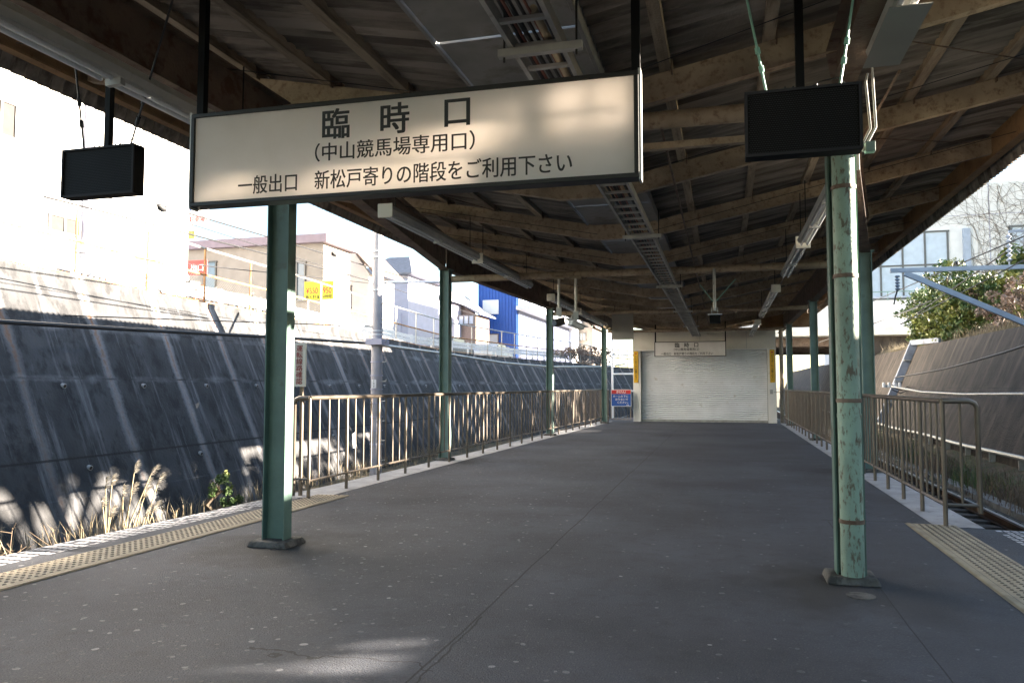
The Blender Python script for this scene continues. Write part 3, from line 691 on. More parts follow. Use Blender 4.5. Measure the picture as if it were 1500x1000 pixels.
lamp(-3.42, 10.5, 13.6, 3.12, 'second left lamp fitting, ending at the tie pipe above the second column')
lamp(-3.42, 15.4, 18.4, 3.10, 'far left lamp fitting starting above the third column')
lamp(-3.42, 18.5, 23.0, 3.10, 'farthest left lamp fitting ending near the hanging grey panel')
lamp(.92, 1.5, 4.85, 3.24, 'grey lamp fitting with a blank cover plate above the right display box')
lamp(.95, 6.3, 9.65, 3.0, 'bare lamp fitting emerging behind the column with the rain pipe')
lamp(.95, 9.75, 12.5, 3.0, 'bare lamp fitting ending at the second tie pipe on the right')
lamp(.95, 14.7, 20.3, 3.05, 'lamp fitting on the right beyond the second tie pipe')
lamp(.95, 22.4, 28.0, 3.05, 'last lamp fitting on the right reaching the cream fascia over the shutter')
cpl = MB(); cpl.box(.83, 1.03, 4.1, 4.86, 3.19, 3.195); solo('cover_plate', cpl, M['grey'], 'flat grey cover plate under the lamp fitting above the right display box', 'cover plate', (.93, 4.5, 3.19))

# ------------------------------------------------------------------ cable ladder
cl = thing('cable_ladder', 'grey cable ladder with cables hanging along the middle of the canopy', 'cable ladder', (-.9, 12, 3.05))
for x in (-1.03, -.775): part('side_rail', MB().box(x-.012, x+.012, .5, 27.9, 3.04, 3.11), M['galv'], cl)
for i in range(96): y = .6+i*.285; part('rung', MB().box(-1.017, -.788, y, y+.03, 3.05, 3.07), M['galv'], cl)
for i, (x, r, m, z) in enumerate(((-.98, .012, 'cable', 3.085), (-.955, .009, 'cabler', 3.082), (-.93, .014, 'cable', 3.086), (-.895, .01, 'cable', 3.082), (-.87, .008, 'cabler', 3.08), (-.815, .012, 'cable', 3.085))):
    part('cable', MB().tube([(x+.008*math.sin(y*.9+i), y, z+.004*math.sin(y+i)) for y in [.5+.7*k for k in range(40)]], r, 6), M[m], cl, True)
part('lagged_pipe', MB().tube([(-.84, y, 3.095) for y in (.5, 3.2)], .022, 10), M['lag'], cl, True)
part('lagged_pipe', MB().tube([(-.85, y, 3.095) for y in (3.45, 5.5)], .022, 10), M['lag'], cl, True)
for y in (3.72, 8.8, 13.4, 18, 22.6):
    h = thing('ladder_hanger', {3.72: 'trapeze bar on two rods just above the big sign', 8.8: 'trapeze bar under the cable ladder, first beyond the big sign', 13.4: 'trapeze bar under the cable ladder just past the second tie pipe', 18: 'trapeze bar low on the far cable ladder', 22.6: 'trapeze bar farthest along the cable ladder'}[y], 'bracket', (-.9, y, 3.0), 'trapeze bars under the cable ladder')
    part('bar', MB().box(-1.10, -.66, y-.02, y+.02, 2.995, 3.035), M['galv'], h)
    for x in (-1.07, -.69): part('rod', MB().tube([(x, y, 2.97), (x, y, 3.32)], .006, 6), M['dark'], h)
for x, y0, y1, z in ((-.45, 6, 27, 3.36), (1.25, 5.9, 27, 3.55)):
    solo('conduit_pipe', MB().tube([(x, y0, z), (x, y1, z)], .012, 6), M['girder'], 'thin conduit running along the cross beams ' + ('right beside the cable ladder' if x < 0 else 'right of the right hand lamp fittings'), 'conduit', (x, y0, z), smooth=True)

# ------------------------------------------------------------------ cameras on poles
def pcam(x, y, zt, zb0, label, kind, lens=True):
    c = thing('security_camera', label, 'camera', (x, y, zb0), 'hanging platform cameras')
    part('bracket', MB().box(x-.09, x+.09, y-.04, y+.04, zt-.03, zt), M['lag'], c)
    part('pole', MB().tube([(x, y, zt-.03), (x, y, zb0+.34)], .022, 10), M['cream'], c, True)
    part('yoke', MB().bar((x, y, zb0+.36), (x, y, zb0+.2), .09, .012), M['fix'], c)
    if kind == 'cam':
        b = part('housing', MB().bar((x-.04, y-.08, zb0+.08), (x+.04, y+.1, zb0+.13), .11, .12), M['dark'], c, bevel=.006)
        part('lens', MB().tube([(x-.054, y-.108, zb0+.078), (x-.06, y-.12, zb0+.075)], .045, 12), M['glass'], b, True)
        part('hood', MB().bar((x-.06, y-.12, zb0+.165), (x+.05, y+.12, zb0+.21), .13, .008), M['fix'], c)
    else:
        b = part('housing', MB().bar((x-.08, y-.1, zb0+.15), (x+.08, y+.12, zb0+.08), .11, .08), M['creamw'], c, bevel=.006)
        part('hood', MB().bar((x-.12, y-.14, zb0+.22), (x+.14, y+.16, zb0+.09), .15, .01), M['whitep'], c)
        part('bracket_arm', MB().tube([(x-.06, y, zb0+.3), (x-.08, y, zb0+.16)], .01, 6), M['fix'], c)
pcam(-2.66, 12.6, 3.13, 2.27, 'dark boxy camera on a cream pole, left of the pair near the third column', 'cam')
pcam(-2.37, 12.6, 3.13, 2.20, 'camera under a tilted white hood, right of the pair near the third column', 'hood')
# monitor on pole with green stays in the centre
mc = thing('hanging_monitor', 'small dark monitor on a pole with two pale green stays above the far sign', 'monitor', (-.12, 12.67, 2.3), None)
part('pole', MB().tube([(-.12, 12.62, 3.18), (-.12, 12.62, 2.50)], .024, 10), M['galv'], mc, True)
part('screen_case', MB().box(-.20, -.03, 12.52, 12.70, 2.30, 2.42), M['black'], mc, bevel=.004)
part('hood', MB().bar((-.115, 12.44, 2.43), (-.115, 12.74, 2.44), .22, .01), M['whitep'], mc)
for sx in (-.045, .045): part('yoke_arm', MB().box(-.12+sx-.008, -.12+sx+.008, 12.6, 12.63, 2.43, 2.55), M['galv'], mc)
for sg in (-1, 1): part('stay_rod', MB().tube([(-.12+sg*.03, 12.62, 2.66), (-.12+sg*(.22 if sg < 0 else .33), 12.62, 2.92+(.08 if sg > 0 else 0))], .008, 6), M['bolt'], mc)

# grey panel hanging at far left
gp = thing('info_panel', 'blank grey panel hanging on two rods at the far left before the shutter', 'panel', (-3.1, 22, 2.7))
part('board', MB().box(-3.09, -2.47, 22, 22.05, 2.63, 3.40), M['grey'], gp)
for x in (-3.0, -2.56): part('rod', MB().tube([(x, 22.02, 3.4), (x, 22.02, 3.62)], .01, 6), M['dark'], gp)
for i in range(2): part('lamp', MB().tube([(-3.28+.1*i, 21.9, 3.0-.06*i), (-3.18+.1*i, 21.8, 2.98-.06*i)], .05, 10), M['lag'], gp, True)

# ================================================================== SHUTTER BUILDING
sb = thing('shuttered_entrance', 'closed silver roller shutter under a cream fascia at the far end of the platform', 'shutter', (-.8, 28.3, 0))
part('fascia', MB().box(-3.20, 1.78, 28.28, 28.75, 2.60, 3.36), M['cream'], sb)
for x in (-2.4, -.8, .8): part('fascia_joint', MB().box(x-.006, x+.006, 28.272, 28.279, 2.62, 3.34), M['fix'], sb)
part('fascia_trim', MB().box(-3.21, 1.79, 28.255, 28.279, 2.585, 2.615), M['creamw'], sb)
for x0, x1 in ((-3.20, -2.93), (1.50, 1.78)): part('side_post', MB().box(x0, x1, 28.3, 28.74, 0, 2.598), M['creamw'], sb)
shm = MB(); n = 34; z0, z1 = .07, 2.6
ring = []
for i in range(n):
    za = lerp(z0, z1, i/n); h_ = (z1-z0)/n
    for f_, d_ in ((0, 0), (.15, -.022), (.45, -.03), (.8, -.018), (.92, .004)): ring.append((d_, za+h_*f_))
shm.loft([[(-2.93, 28.50+d, z) for d, z in ring], [(1.50, 28.50+d, z) for d, z in ring]], False)
so = part('roller_shutter', shm, M['shut'], sb)
part('bottom_bar', MB().box(-2.93, 1.50, 28.46, 28.53, .0, .075), M['galv'], so)
for x in (-2.935, 1.485): part('guide', MB().box(x, x+.03, 28.43, 28.58, 0.0, 2.6), M['galv'], sb)
part('side_wall', MB().box(-3.2, -3.05, 28.75, 49.5, 0, 3.3), M['creamw'], sb); part('side_wall', MB().box(1.63, 1.78, 28.75, 49.5, 0, 3.3), M['creamw'], sb)
part('key_box', MB().box(1.56, 1.66, 28.27, 28.3, 1.02, 1.17), M['galv'], sb); part('door_handle', MB().tube([(1.68, 28.27, 1.08), (1.95, 28.27, 1.1)], .012, 6), M['galv'], sb)
for i, x in enumerate((-3.17, 1.575)):
    ys_ = thing('warning_strip', 'narrow yellow vertical warning strip on the ' + ('left' if i == 0 else 'right') + ' post of the shutter', 'sign', (x+.08, 28.27, 1.4), 'yellow strips on the shutter posts')
    part('board', MB().box(x, x+.16, 28.272, 28.29, 1.42, 2.57), M['yellow'], ys_)
    text(ys_, 'シャッターにご注意ください', (x+.08, 28.27, 1.95), .9, M['ink'], .02, width=.075, vertical=True)
    text(ys_, '●', (x+.08, 28.27, 2.48), .07, M['red'], .0, width=.07)
part('shade_mass', MB().box(-3.2, 1.78, 33.0, 49.5, 3.31, 7.0), M['creamw'], sb)  # unseen mass added behind the shutter to shade the far left wall
# rust post right of the building
pp = MB(); pp.tube([(1.98, 28.6, -.5), (1.98, 28.6, 3.4)], .07, 10); solo('brown_post', pp, M['beam'], 'cream and rust steel post just right of the shutter', 'post', (1.98, 28.6, 0), smooth=True)
solo('white_post', MB().tube([(2.25, 29.5, -.5), (2.25, 29.5, 3.5)], .035, 8), M['whitep'], 'slim white post between the shutter and the farthest green column', 'post', (2.25, 29.5, 0), smooth=True)
eb = MB(); eb.box(1.3, 3.1, 29.2, 29.5, 3.42, 3.9); solo('end_beam', eb, M['eave'], 'rusty brown end beam under the canopy right above the shutter', 'beam', (2.2, 29.3, 3.4))

# ================================================================== RAILINGS
def railing(path, label, ret, name='platform_railing', dpost=.88, hgt=1.16, low=.20):
    r_ = thing(name, label, 'railing', (path[0][0], path[0][1], 0), 'bronze platform railings')
    (xa, ya), (xb, yb) = path[0], path[-1]
    def pt(y, z): return Vector((interp([(b, a) for a, b in path], y), y, z))
    ys_ = []; y = ya
    while y < yb: ys_.append(y); y += .22
    mid = [pt(y, hgt) for y in ys_[::4]]+[pt(yb, hgt)]
    # rounded return at the near end
    rx = ret
    part('top_rail', MB().tube(mid, .027, 10), M['rail'], r_, True)
    part('bottom_rail', MB().tube([pt(y, low) for y in ys_[::4]]+[pt(yb, low)], .015, 8), M['rail'], r_, True)
    for i, y in enumerate(ys_):
        if i % 4 == 0: part('post', MB().tube([pt(y, 0), pt(y, hgt)], .021, 8), M['rail'], r_, True)
        else: part('baluster', MB().tube([pt(y, low), pt(y, hgt-.01)], .011, 8), M['rail'], r_, True)
    part('post', MB().tube([pt(yb, 0), pt(yb, hgt)], .021, 8), M['rail'], r_, True)
    sg = 1 if rx > xa else -1; zl = low if sg > 0 else low+.02; c = .07; zb_ = .02 if sg < 0 else .13
    P = [(xa, ya, hgt), (rx-sg*c, ya, hgt), (rx-sg*c*.3, ya, hgt-c*.3), (rx, ya, hgt-c), (rx, ya, zb_)]
    part('end_return', MB().tube(P, [.027, .027, .026, .024, .022], 10), M['rail'], r_, True)
    part('end_bar', MB().tube([(xa, ya, zl), (rx, ya, zl)], .015, 8), M['rail'], r_, True)
    part('baluster', MB().tube([((xa+rx)/2, ya, zl), ((xa+rx)/2, ya, hgt)], .011, 8), M['rail'], r_, True)
    return r_
railing([(-4.66, 8.0), (-4.49, 14.3), (-4.08, 28.0)], 'long bronze railing along the left platform edge, partly in sunlight', -4.86)
railing([(1.97, 8.0), (2.05, 28.0)], 'long bronze railing along the right platform edge with a rounded return at its near end', 2.26)
gt = thing('platform_gate', 'short bronze railing gate carrying the blue danger notice beside the shutter', 'gate', (-3.6, 28.15, 0))
part('frame', MB().tube([(-4.0, 28.15, .08), (-4.0, 28.15, 1.16), (-3.28, 28.15, 1.16), (-3.28, 28.15, .08), (-4.0, 28.15, .08)], .02, 8), M['rail'], gt, True)
for i in range(5): x = -3.88+i*.12; part('baluster', MB().tube([(x, 28.15, .08), (x, 28.15, 1.16)], .01, 6), M['rail'], gt, True)
bs = thing('danger_notice', 'blue notice with a red header hanging on the small gate left of the shutter', 'sign', (-3.62, 28.1, .55))
part('board', MB().box(-3.99, -3.25, 28.09, 28.105, .55, 1.17), M['whitep'], bs)
part('header', MB().box(-3.97, -3.27, 28.082, 28.088, 1.01, 1.15), M['red'], bs); part('field', MB().box(-3.97, -3.27, 28.082, 28.088, .57, 1.005), M['blue'], bs)
text(bs, 'きけん!', (-3.62, 28.08, 1.08), .11, M['whitep'], .03)
for i, s_ in enumerate(('ホームの下に', 'おりないで', 'ください。')): text(bs, s_, (-3.64+.04*i, 28.08, .92-.11*i), .095, M['whitep'], .02)
text(bs, '駅長', (-3.38, 28.08, .605), .05, M['whitep'], .01)
# tag hanging on left railing
tg = MB(); p0 = at(519, 640, X=-4.6); tg.quadbox([p0+Vector(v) for v in ((-.0, -.03, -.14), (0, .04, -.12), (.004, .04, -.12), (.004, -.03, -.14), (0, -.06, .04), (0, .01, .06), (.004, .01, .06), (.004, -.06, .04))])
solo('paper_tag', tg, M['whitep'], 'small white paper tag tied to the left railing', 'tag', p0)
# driver notice on left railing post
dn = thing('driver_notice', 'narrow cream board with red vertical lettering beside the nearest left column', 'sign', (-4.86, 8.12, 1.3))
part('post', MB().tube([(-4.86, 8.16, 0), (-4.86, 8.16, 1.32)], .025, 8), M['rail'], dn, True)
part('board', MB().box(-4.945, -4.78, 8.10, 8.12, 1.29, 1.81), M['cream'], dn, bevel=.004)
text(dn, '運転線路確認', (-4.862, 8.095, 1.55), .46, M['darkred'], .02, width=.085, vertical=True)

# ================================================================== VEGETATION
def blob_points(c, r, n, seed):
    rnd = random.Random(seed); out = []
    while len(out) < n:
        v = Vector((rnd.uniform(-1, 1), rnd.uniform(-1, 1), rnd.uniform(-1, 1)))
        if v.length > 1 or v.length < .35: continue
        out.append(Vector((c[0]+v.x*r[0], c[1]+v.y*r[1], c[2]+v.z*r[2])))
    return out
def leaves(mb, pts, sz, seed):
    rnd = random.Random(seed)
    for p in pts:
        a = Vector((rnd.gauss(0, 1), rnd.gauss(0, 1), rnd.gauss(0, 1))).normalized(); b = a.cross(Vector((rnd.gauss(0, 1), rnd.gauss(0, 1), rnd.gauss(0, 1)))).normalized()
        s_ = sz*rnd.uniform(.5, 1.3)
        mb.quad(p-a*s_, p-b*s_*.45, p+a*s_, p+b*s_*.45)
def tree(name, label, base, clumps, sz, dens, mats, cat='bush', seed=1, group=None):
    t = thing(name, label, cat, base, group); rnd = random.Random(seed); B = Vector(base)
    tr = MB(); lb = MB()
    for i, (c, r) in enumerate(clumps):
        c = Vector(c); mid = B.lerp(c, .5)+Vector((rnd.uniform(-.2, .2), rnd.uniform(-.2, .2), 0))
        (tr if i == 0 else lb).tube([B, mid, c], [.09, .06, .02], 6)
        for k in range(6):
            e = c+Vector((rnd.uniform(-1, 1)*r[0], rnd.uniform(-1, 1)*r[1], rnd.uniform(-.6, 1)*r[2]))*.8; lb.tube([mid, c.lerp(e, .4), e], [.03, .02, .006], 4)
    part('trunk', tr, M['bark'], t); part('branches', lb, M['bark'], t)
    ms = {}
    for i, (c, r) in enumerate(clumps):
        m = mats[i % len(mats)]; mb = ms.setdefault(m, MB()); n = int(dens*r[0]*r[1]*r[2]*4.2)
        # each clump is itself a handful of small leafy sprays
        k = max(5, int(n/60))
        for j, q in enumerate(blob_points(c, r, k, seed*31+i)):
            leaves(mb, blob_points(q, (r[0]*.34, r[1]*.34, r[2]*.3), n//k, seed*77+i*13+j), sz, seed+i+j)
    for m, mb in ms.items(): part('foliage', mb, M[m], t)
    return t
rnd = random.Random(5)
cl_ = []
for i in range(15):
    y = 31.5+i*.5; cl_.append(((9.0+rnd.uniform(-.7, 1.0), y+rnd.uniform(-.5, .5), 3.9+rnd.uniform(-.4, 1.5)-(.5 if i < 2 else 0)), (.95, 1.05, .75)))
tree('green_bush', 'big green and yellow leafy bush on top of the right retaining wall', (9.2, 37, 2.9), cl_, .09, 560, ['leaf', 'leafy', 'leaf'], 'bush', 3)
cl_ = [((9.7+rnd.uniform(-.5, .6), 25.0+i*.7+rnd.uniform(-.3, .3), 3.9+rnd.uniform(-.3, .9)), (.75, .8, .7)) for i in range(11)]
tree('dry_bush', 'reddish dry bush at the right edge above the retaining wall', (9.7, 28, 2.9), cl_, .085, 330, ['leafr', 'leafr', 'leafy'], 'bush', 4)
cl_ = [((10.4+rnd.uniform(-.4, .4), 21.7+i*.42, 4.2+(i % 3)*.55), (.9, .55, .6)) for i in range(8)]
tree('green_bush', 'unseen bush added on the right bank to shade the left wall', (10.2, 22.8, 3.7), cl_, .15, 700, ['leaf'], 'bush', 6)  # out of view, added to keep low sun off part of the left wall
cl_ = [((10.0+rnd.uniform(-.3, .3), 17.0+rnd.uniform(-.4, .4), 4.4+i*.35), (.5, .42, .35)) for i in range(3)]
tree('green_bush', 'unseen slim shrub added on the right bank to break up the sunlight', (10.0, 17.1, 3.7), cl_, .12, 600, ['leaf'], 'bush', 8)  # added outside the view as a narrow sun blocker
cl_ = [((9.8, 7.45+i*.3, 3.60+.05*(i % 2)), (.45, .32, .50)) for i in range(5)]
tree('green_bush', 'unseen small bush added over the wall notch to bound the floor sun patch', (10.2, 7.2, 3.7), cl_, .08, 3200, ['leaf'], 'bush', 12)  # added above the notch to limit the sun patch on the floor
cl_ = [((11.0+rnd.uniform(-.5, .5), 14.5+(i % 7)*1.35, 5.95+.75*(i//7)+rnd.uniform(-.08, .1)), (1.0, .95, .62)) for i in range(21)]
tree('sun_blocking_tree', 'unseen tree added on the right bank, its crown cutting sun off the left wall', (11.0, 18.5, 3.7), cl_, .17, 330, ['leaf'], 'tree', 10)  # off-view crown added to trim the top of the wall's sun patches
cl_ = [((10.2+rnd.uniform(-.4, .4), 29+i*2.2, 4.4+rnd.uniform(-.2, .9)), (.9, 1.3, .9)) for i in range(5)]
tree('green_bush', 'taller bush behind the dry bush on the right bank', (10.6, 33, 3.2), cl_, .14, 220, ['leaf', 'leafy'], 'bush', 9)

def grass(mb, c, rx, ry, n, hmin, hmax, wdt, seed, lean=.35):
    rnd = random.Random(seed)
    for i in range(n):
        p = Vector((c[0]+rnd.gauss(0, .5)*rx, c[1]+rnd.gauss(0, .5)*ry, c[2])); h = rnd.uniform(hmin, hmax)
        d = Vector((rnd.gauss(0, 1), rnd.gauss(0, 1), 0)); d = d.normalized()*h*rnd.uniform(.1, lean); s_ = Vector((-d.y, d.x, 0)).normalized()*wdt
        m1 = p+Vector((0, 0, h*.55))+d*.35; e = p+Vector((0, 0, h*rnd.uniform(.75, 1)))+d*1.2
        mb.quad(p-s_, p+s_, m1+s_*.8, m1-s_*.8); mb.tri(m1-s_*.8, m1+s_*.8, e)
def pampas(label, base, heads, seed, n=260, h=1.3):
    t = thing('pampas_grass', label, 'grass clump', base, 'dry grass clumps beside the left track'); rnd = random.Random(seed)
    mb = MB(); grass(mb, base, .55, .45, n, .5, h, .006, seed, .7); part('blades', mb, M['straw'], t, stuff=True)
    B = Vector(base)
    for hd in heads:
        e = Vector(hd); b = B+Vector((rnd.uniform(-.18, .18), rnd.uniform(-.18, .18), 0)); m_ = b.lerp(e, .6)+Vector((0, 0, .12))
        st = part('stalk', MB().tube([b, m_, e], [.009, .008, .006], 5), M['straw'], t)
        pm = MB(); d = (e-m_).normalized()
        for j in range(120):
            u = rnd.uniform(0, 1); q = e-d*.04+d*u*.17+Vector((0, 0, -.05*u*u)); o = Vector((rnd.gauss(0, 1), rnd.gauss(0, 1), rnd.gauss(0, .6))).normalized()*.05*(1-abs(u-.45))+Vector((.05, 0, .02))
            sd_ = Vector((rnd.gauss(0, 1), rnd.gauss(0, 1), rnd.gauss(0, 1))).normalized()*.0035
            pm.tri(q-sd_, q+sd_, q+o)
        part('plume', pm, M['plume'], st)
G0 = -1.32
def head(px, py, X): return at(px, py, X=X)
hx = [(197, 688, -6.2), (222, 692, -6.1), (232, 705, -6.05), (164, 706, -6.3), (155, 710, -6.35), (214, 712, -6.2), (194, 718, -6.25), (180, 722, -6.3), (213, 723, -6.1), (150, 738, -6.3), (163, 752, -6.35), (214, 751, -6.1), (225, 745, -6.0)]
pampas('pampas grass with pale plumes left of the nearest left column, beyond the platform edge', (-6.35, 6.95, G0+.1), [head(*q) for q in hx], 11, 230, 1.25)
def stems(label, base, n, seed, hmax=1.45):
    rnd = random.Random(seed); t = thing('dry_shrub', label, 'shrub', base, None); mb = MB(); B = Vector(base)
    for i in range(n):
        a = B+Vector((rnd.gauss(0, .25), rnd.gauss(0, .3), 0)); h = rnd.uniform(.6, 1)*hmax; d = Vector((rnd.gauss(0, .35), rnd.gauss(0, .35), 1)).normalized()
        m_ = a+d*h*.6; e = m_+(d+Vector((rnd.gauss(0, .25), rnd.gauss(0, .25), 0)))*h*.4; mb.tube([a, m_, e], [.008, .006, .003], 5)
        for k in range(5):
            q = m_.lerp(e, rnd.random()); mb.tube([q, q+Vector((rnd.gauss(0, .12), rnd.gauss(0, .12), rnd.uniform(.02, .2)))], [.004, .002], 4)
    part('stems', mb, M['straw'] if seed % 2 else M['twig'], t); lf = MB(); grass(lf, base, .6, .6, 240, .4, hmax*.8, .005, seed+5, .9); part('dead_leaves', lf, M['straw'], t, stuff=True)
stems('leafless dry shrub with pale stems at the bottom left, beyond the platform edge', (-6.1, 5.15, G0), 16, 21, 1.55)
stems('low tangle of brown twigs between the pale dry shrub and the pampas grass', (-6.5, 6.0, G0), 22, 22, 1.35)
def small(label, base, seed, s_=1, m='leafy'):
    t = tree('small_shrub', label, base, [((base[0], base[1], base[2]+.8*s_), (.28*s_, .32*s_, .45*s_)), ((base[0]+.1, base[1]+.25, base[2]+.45*s_), (.3*s_, .3*s_, .3*s_))], .035, 9000, [m], 'shrub', seed)
sb_ = at(322, 745, X=-9.6); small('small green shrub growing against the dark wall right of the pampas grass', (sb_.x, sb_.y, G0), 31, .75, 'leaf')
gs = MB()
for i in range(26):
    y = 8.8+i*.75; grass(gs, (interp(EL_, y)-.35-random.random()*.5, y, G0), .3, .7, 80, .7, 1.55, .006, 40+i, .5)
for i in range(30): grass(gs, (-9.9-random.random()*.8, 6+i*1.3, G0+.05), .4, 1.2, 70, .2, .6, .006, 80+i, .6)
struct('left_track_grass', gs, M['straw'], 'stuff')
gs = MB(); g2 = MB()
for i in range(110):
    y = 9+i*.3; x = 5.85+.4*math.sin(i*2.4); grass(gs if i % 3 else g2, (x, y, -.98), .55, .5, 90, .15, .6, .006, 140+i, .9)
struct('verge_dry_weeds', gs, M['twig'], 'stuff'); struct('verge_green_weeds', g2, M['leaf'], 'stuff')
gs = MB()
for i in range(60): grass(gs, (8.7+random.random()*.5, 24.2+i*.35, 2.9), .5, .4, 60, .2, .75, .007, 300+i, .7)
struct('bank_dry_grass', gs, M['straw'], 'stuff')

# ================================================================== RIGHT: drain duct, cables, catenary arm, bridge, building
dd = thing('drain_duct', 'pale blue grey drain duct running down the right retaining wall beside the bridge', 'duct', (7, 36, 0))
def onwall(y, z, off=.08): t_ = (z+.42)/3.4; return Vector((6.6+1.4*t_-off, y, z))
part('duct', MB().bar(onwall(36.3, -.3, .14), onwall(36.3, 3.1, .14), .30, .20, (0, 1, 0)), M['duct'], dd)
part('outlet_arm', MB().bar((7.85, 36.3, 3.15), (8.5, 34.4, 3.15), .2, .2), M['duct'], dd)
for z in (.6, 1.5, 2.4): part('clamp', MB().bar(onwall(36.08, z, .14), onwall(36.52, z, .14), .27, .05), M['galv'], dd)
solo('wall_pilaster', MB().bar(onwall(37.3, -.4, .02), onwall(37.3, 3.0, .02), .12, .10, (0, 1, 0)), M['wallR'], 'thin vertical rib on the right retaining wall left of the drain duct', 'wall rib', (7, 37.3, 1))
def festoon(name, label, pts, r, m, sag=0, wrap=False, group=None):
    P = []
    for a, b in zip(pts, pts[1:]):
        for k in range(12): t_ = k/12; P.append(Vector(a).lerp(Vector(b), t_)-Vector((0, 0, sag*4*t_*(1-t_))))
    P.append(Vector(pts[-1]))
    root = thing(name, label, 'cable', pts[0], group)
    part('cable_core', MB().tube(P, r, 8), M[m], root, True)
    if wrap:
        wv = MB(); Lp = []; tot = 0; N_ = 700
        for k in range(N_):
            u = k/(N_-1)*(len(P)-1); i = min(int(u), len(P)-2); q = P[i].lerp(P[i+1], u-i); a = k*1.15
            Lp.append(q+Vector((math.cos(a)*.01, math.cos(a), math.sin(a)))*(r*1.15))
        wv.tube(Lp, r*.28, 4); part('binding_wire', wv, M['galv'] if wrap == 1 else M['white'], root)
    return root
festoon('bundled_cable', 'wire-wrapped cable climbing across the right retaining wall to the drain duct', [at(1310, 553, X=6.7), at(1380, 541, X=6.2), at(1440, 525, X=5.9), at(1502, 506, X=5.6)], .022, 'cable', .01, 1)
festoon('bundled_cable', 'thick pale wrapped cable running level along the right retaining wall', [at(1306, 566, X=6.6), at(1350, 574, X=6.3), at(1410, 577.5, X=6.1), at(1502, 577, X=5.9)], .032, 'galv', .0, 2)
cb = thing('cable_bracket', 'cluster of clamps and insulators at the foot of the drain duct', 'bracket', at(1306, 566, X=6.7))
bp_ = at(1306, 567, X=6.7)
part('plate', MB().bar(bp_+Vector((-.3, 0, .05)), bp_+Vector((.3, 0, .05)), .08, .12), M['galv'], cb)
for dx in (-.3, -.1, .12, .3): part('insulator', MB().tube([bp_+Vector((dx, -.05, .0)), bp_+Vector((dx, -.05, .2))], [.07, .05], 8), M['whitep'], cb, True)
for dz in (-.1, .02): part('cable_loop', MB().tube([bp_+Vector((.0, -.1, dz)), bp_+Vector((.3, -.2, dz-.15)), bp_+Vector((.55, -.4, dz+.02))], .025, 6), M['cable'], cb, True)
# catenary arm
ca = thing('catenary_arm', 'grey horizontal catenary arm with a diagonal strut at the right edge of the view', 'overhead line support', (3.9, 20, 4.0))
part('arm', MB().bar((3.9, 20, 4.06), (8.9, 20, 4.02), .09, .10), M['bluegrey'], ca)
part('strut', MB().bar((4.22, 20.02, 3.99), (8.9, 20.02, 1.62), .11, .12), M['bluegrey'], ca)
part('mast', MB().tube([(8.9, 20.1, -.2+2.2), (8.9, 20.1, 7)], .14, 12), M['polec'], ca, True)
for xx, zz in ((4.05, 3.99),):
    ins = MB()
    for k in range(5): ins.tube([(xx, 20, zz-.05-.075*k), (xx, 20, zz-.075-.075*k), (xx, 20, zz-.12-.075*k)], [.03, .065, .02], 10)
    part('insulator', ins, M['bluegrey'], ca, True)
part('clip', MB().tube([(xx, 20, zz-.4), (xx-.05, 20, zz-.55), (xx-.09, 20, zz-.75)], .018, 6), M['cable'], ca)
ins = MB(); c_ = at(1478, 368, Y=24)
for k in range(6): ins.tube([c_+Vector((0, 0, .45-.13*k)), c_+Vector((0, 0, .41-.13*k)), c_+Vector((0, 0, .34-.13*k))], [.03, .085, .02], 10)
ins.tube([c_+Vector((0, 0, .5)), c_+Vector((0, 0, -.4))], .02, 6)
h2 = thing('hanging_insulator', 'grey ribbed insulator hanging at the right edge in front of the ivy wall', 'insulator', c_); part('discs', ins, M['bluegrey'], h2, True)
part('bracket_arm', MB().bar(c_+Vector((0, 0, .55)), c_+Vector((2.5, 0, .6)), .06, .07), M['bluegrey'], h2)
def wire(a, b, label, r=.012, sag=.0, m='cable', group=None, n=10):
    a = Vector(a); b = Vector(b); P = [a.lerp(b, k/n)-Vector((0, 0, 4*sag*(k/n)*(1-k/n))) for k in range(n+1)]
    mid = a.lerp(b, .5); o = solo('overhead_wire', MB().tube(P, r, 6), M[m], label, 'wire', tuple(a), group, True); return o
g_ = 'wires crossing the view on the right'
wire(at(1500, 346, Y=18), at(1240, 458, Y=45), 'upper right wire with a small bead, rising to the right edge past the ivy wall', .016)
bd = at(1401, 386, Y=24); solo('wire_bead', MB().tube([bd+Vector((-.07, 0, 0)), bd+Vector((-.03, 0, .0)), bd+Vector((.03, 0, 0)), bd+Vector((.07, 0, 0))], [.02, .07, .07, .02], 8), M['cable'], 'dark bead on the upper right wire', 'wire fitting', tuple(bd), smooth=True)
wire(at(1478, 366, Y=24), at(1320, 475, Y=40), 'thick dark wire running down left from the ribbed insulator', .022)
wire(at(1502, 380, Y=18), at(1318, 475, Y=40), 'wire crossing the green bush from the right edge', .014)
wire(at(1345, 450, Y=34), at(1195, 503, Y=48), 'pale wire passing in front of the bridge parapet', .014, 0, 'galv')
wire(at(1365, 440, Y=32), at(1235, 492, Y=46), 'dark wire passing in front of the bridge parapet toward the bush', .018)

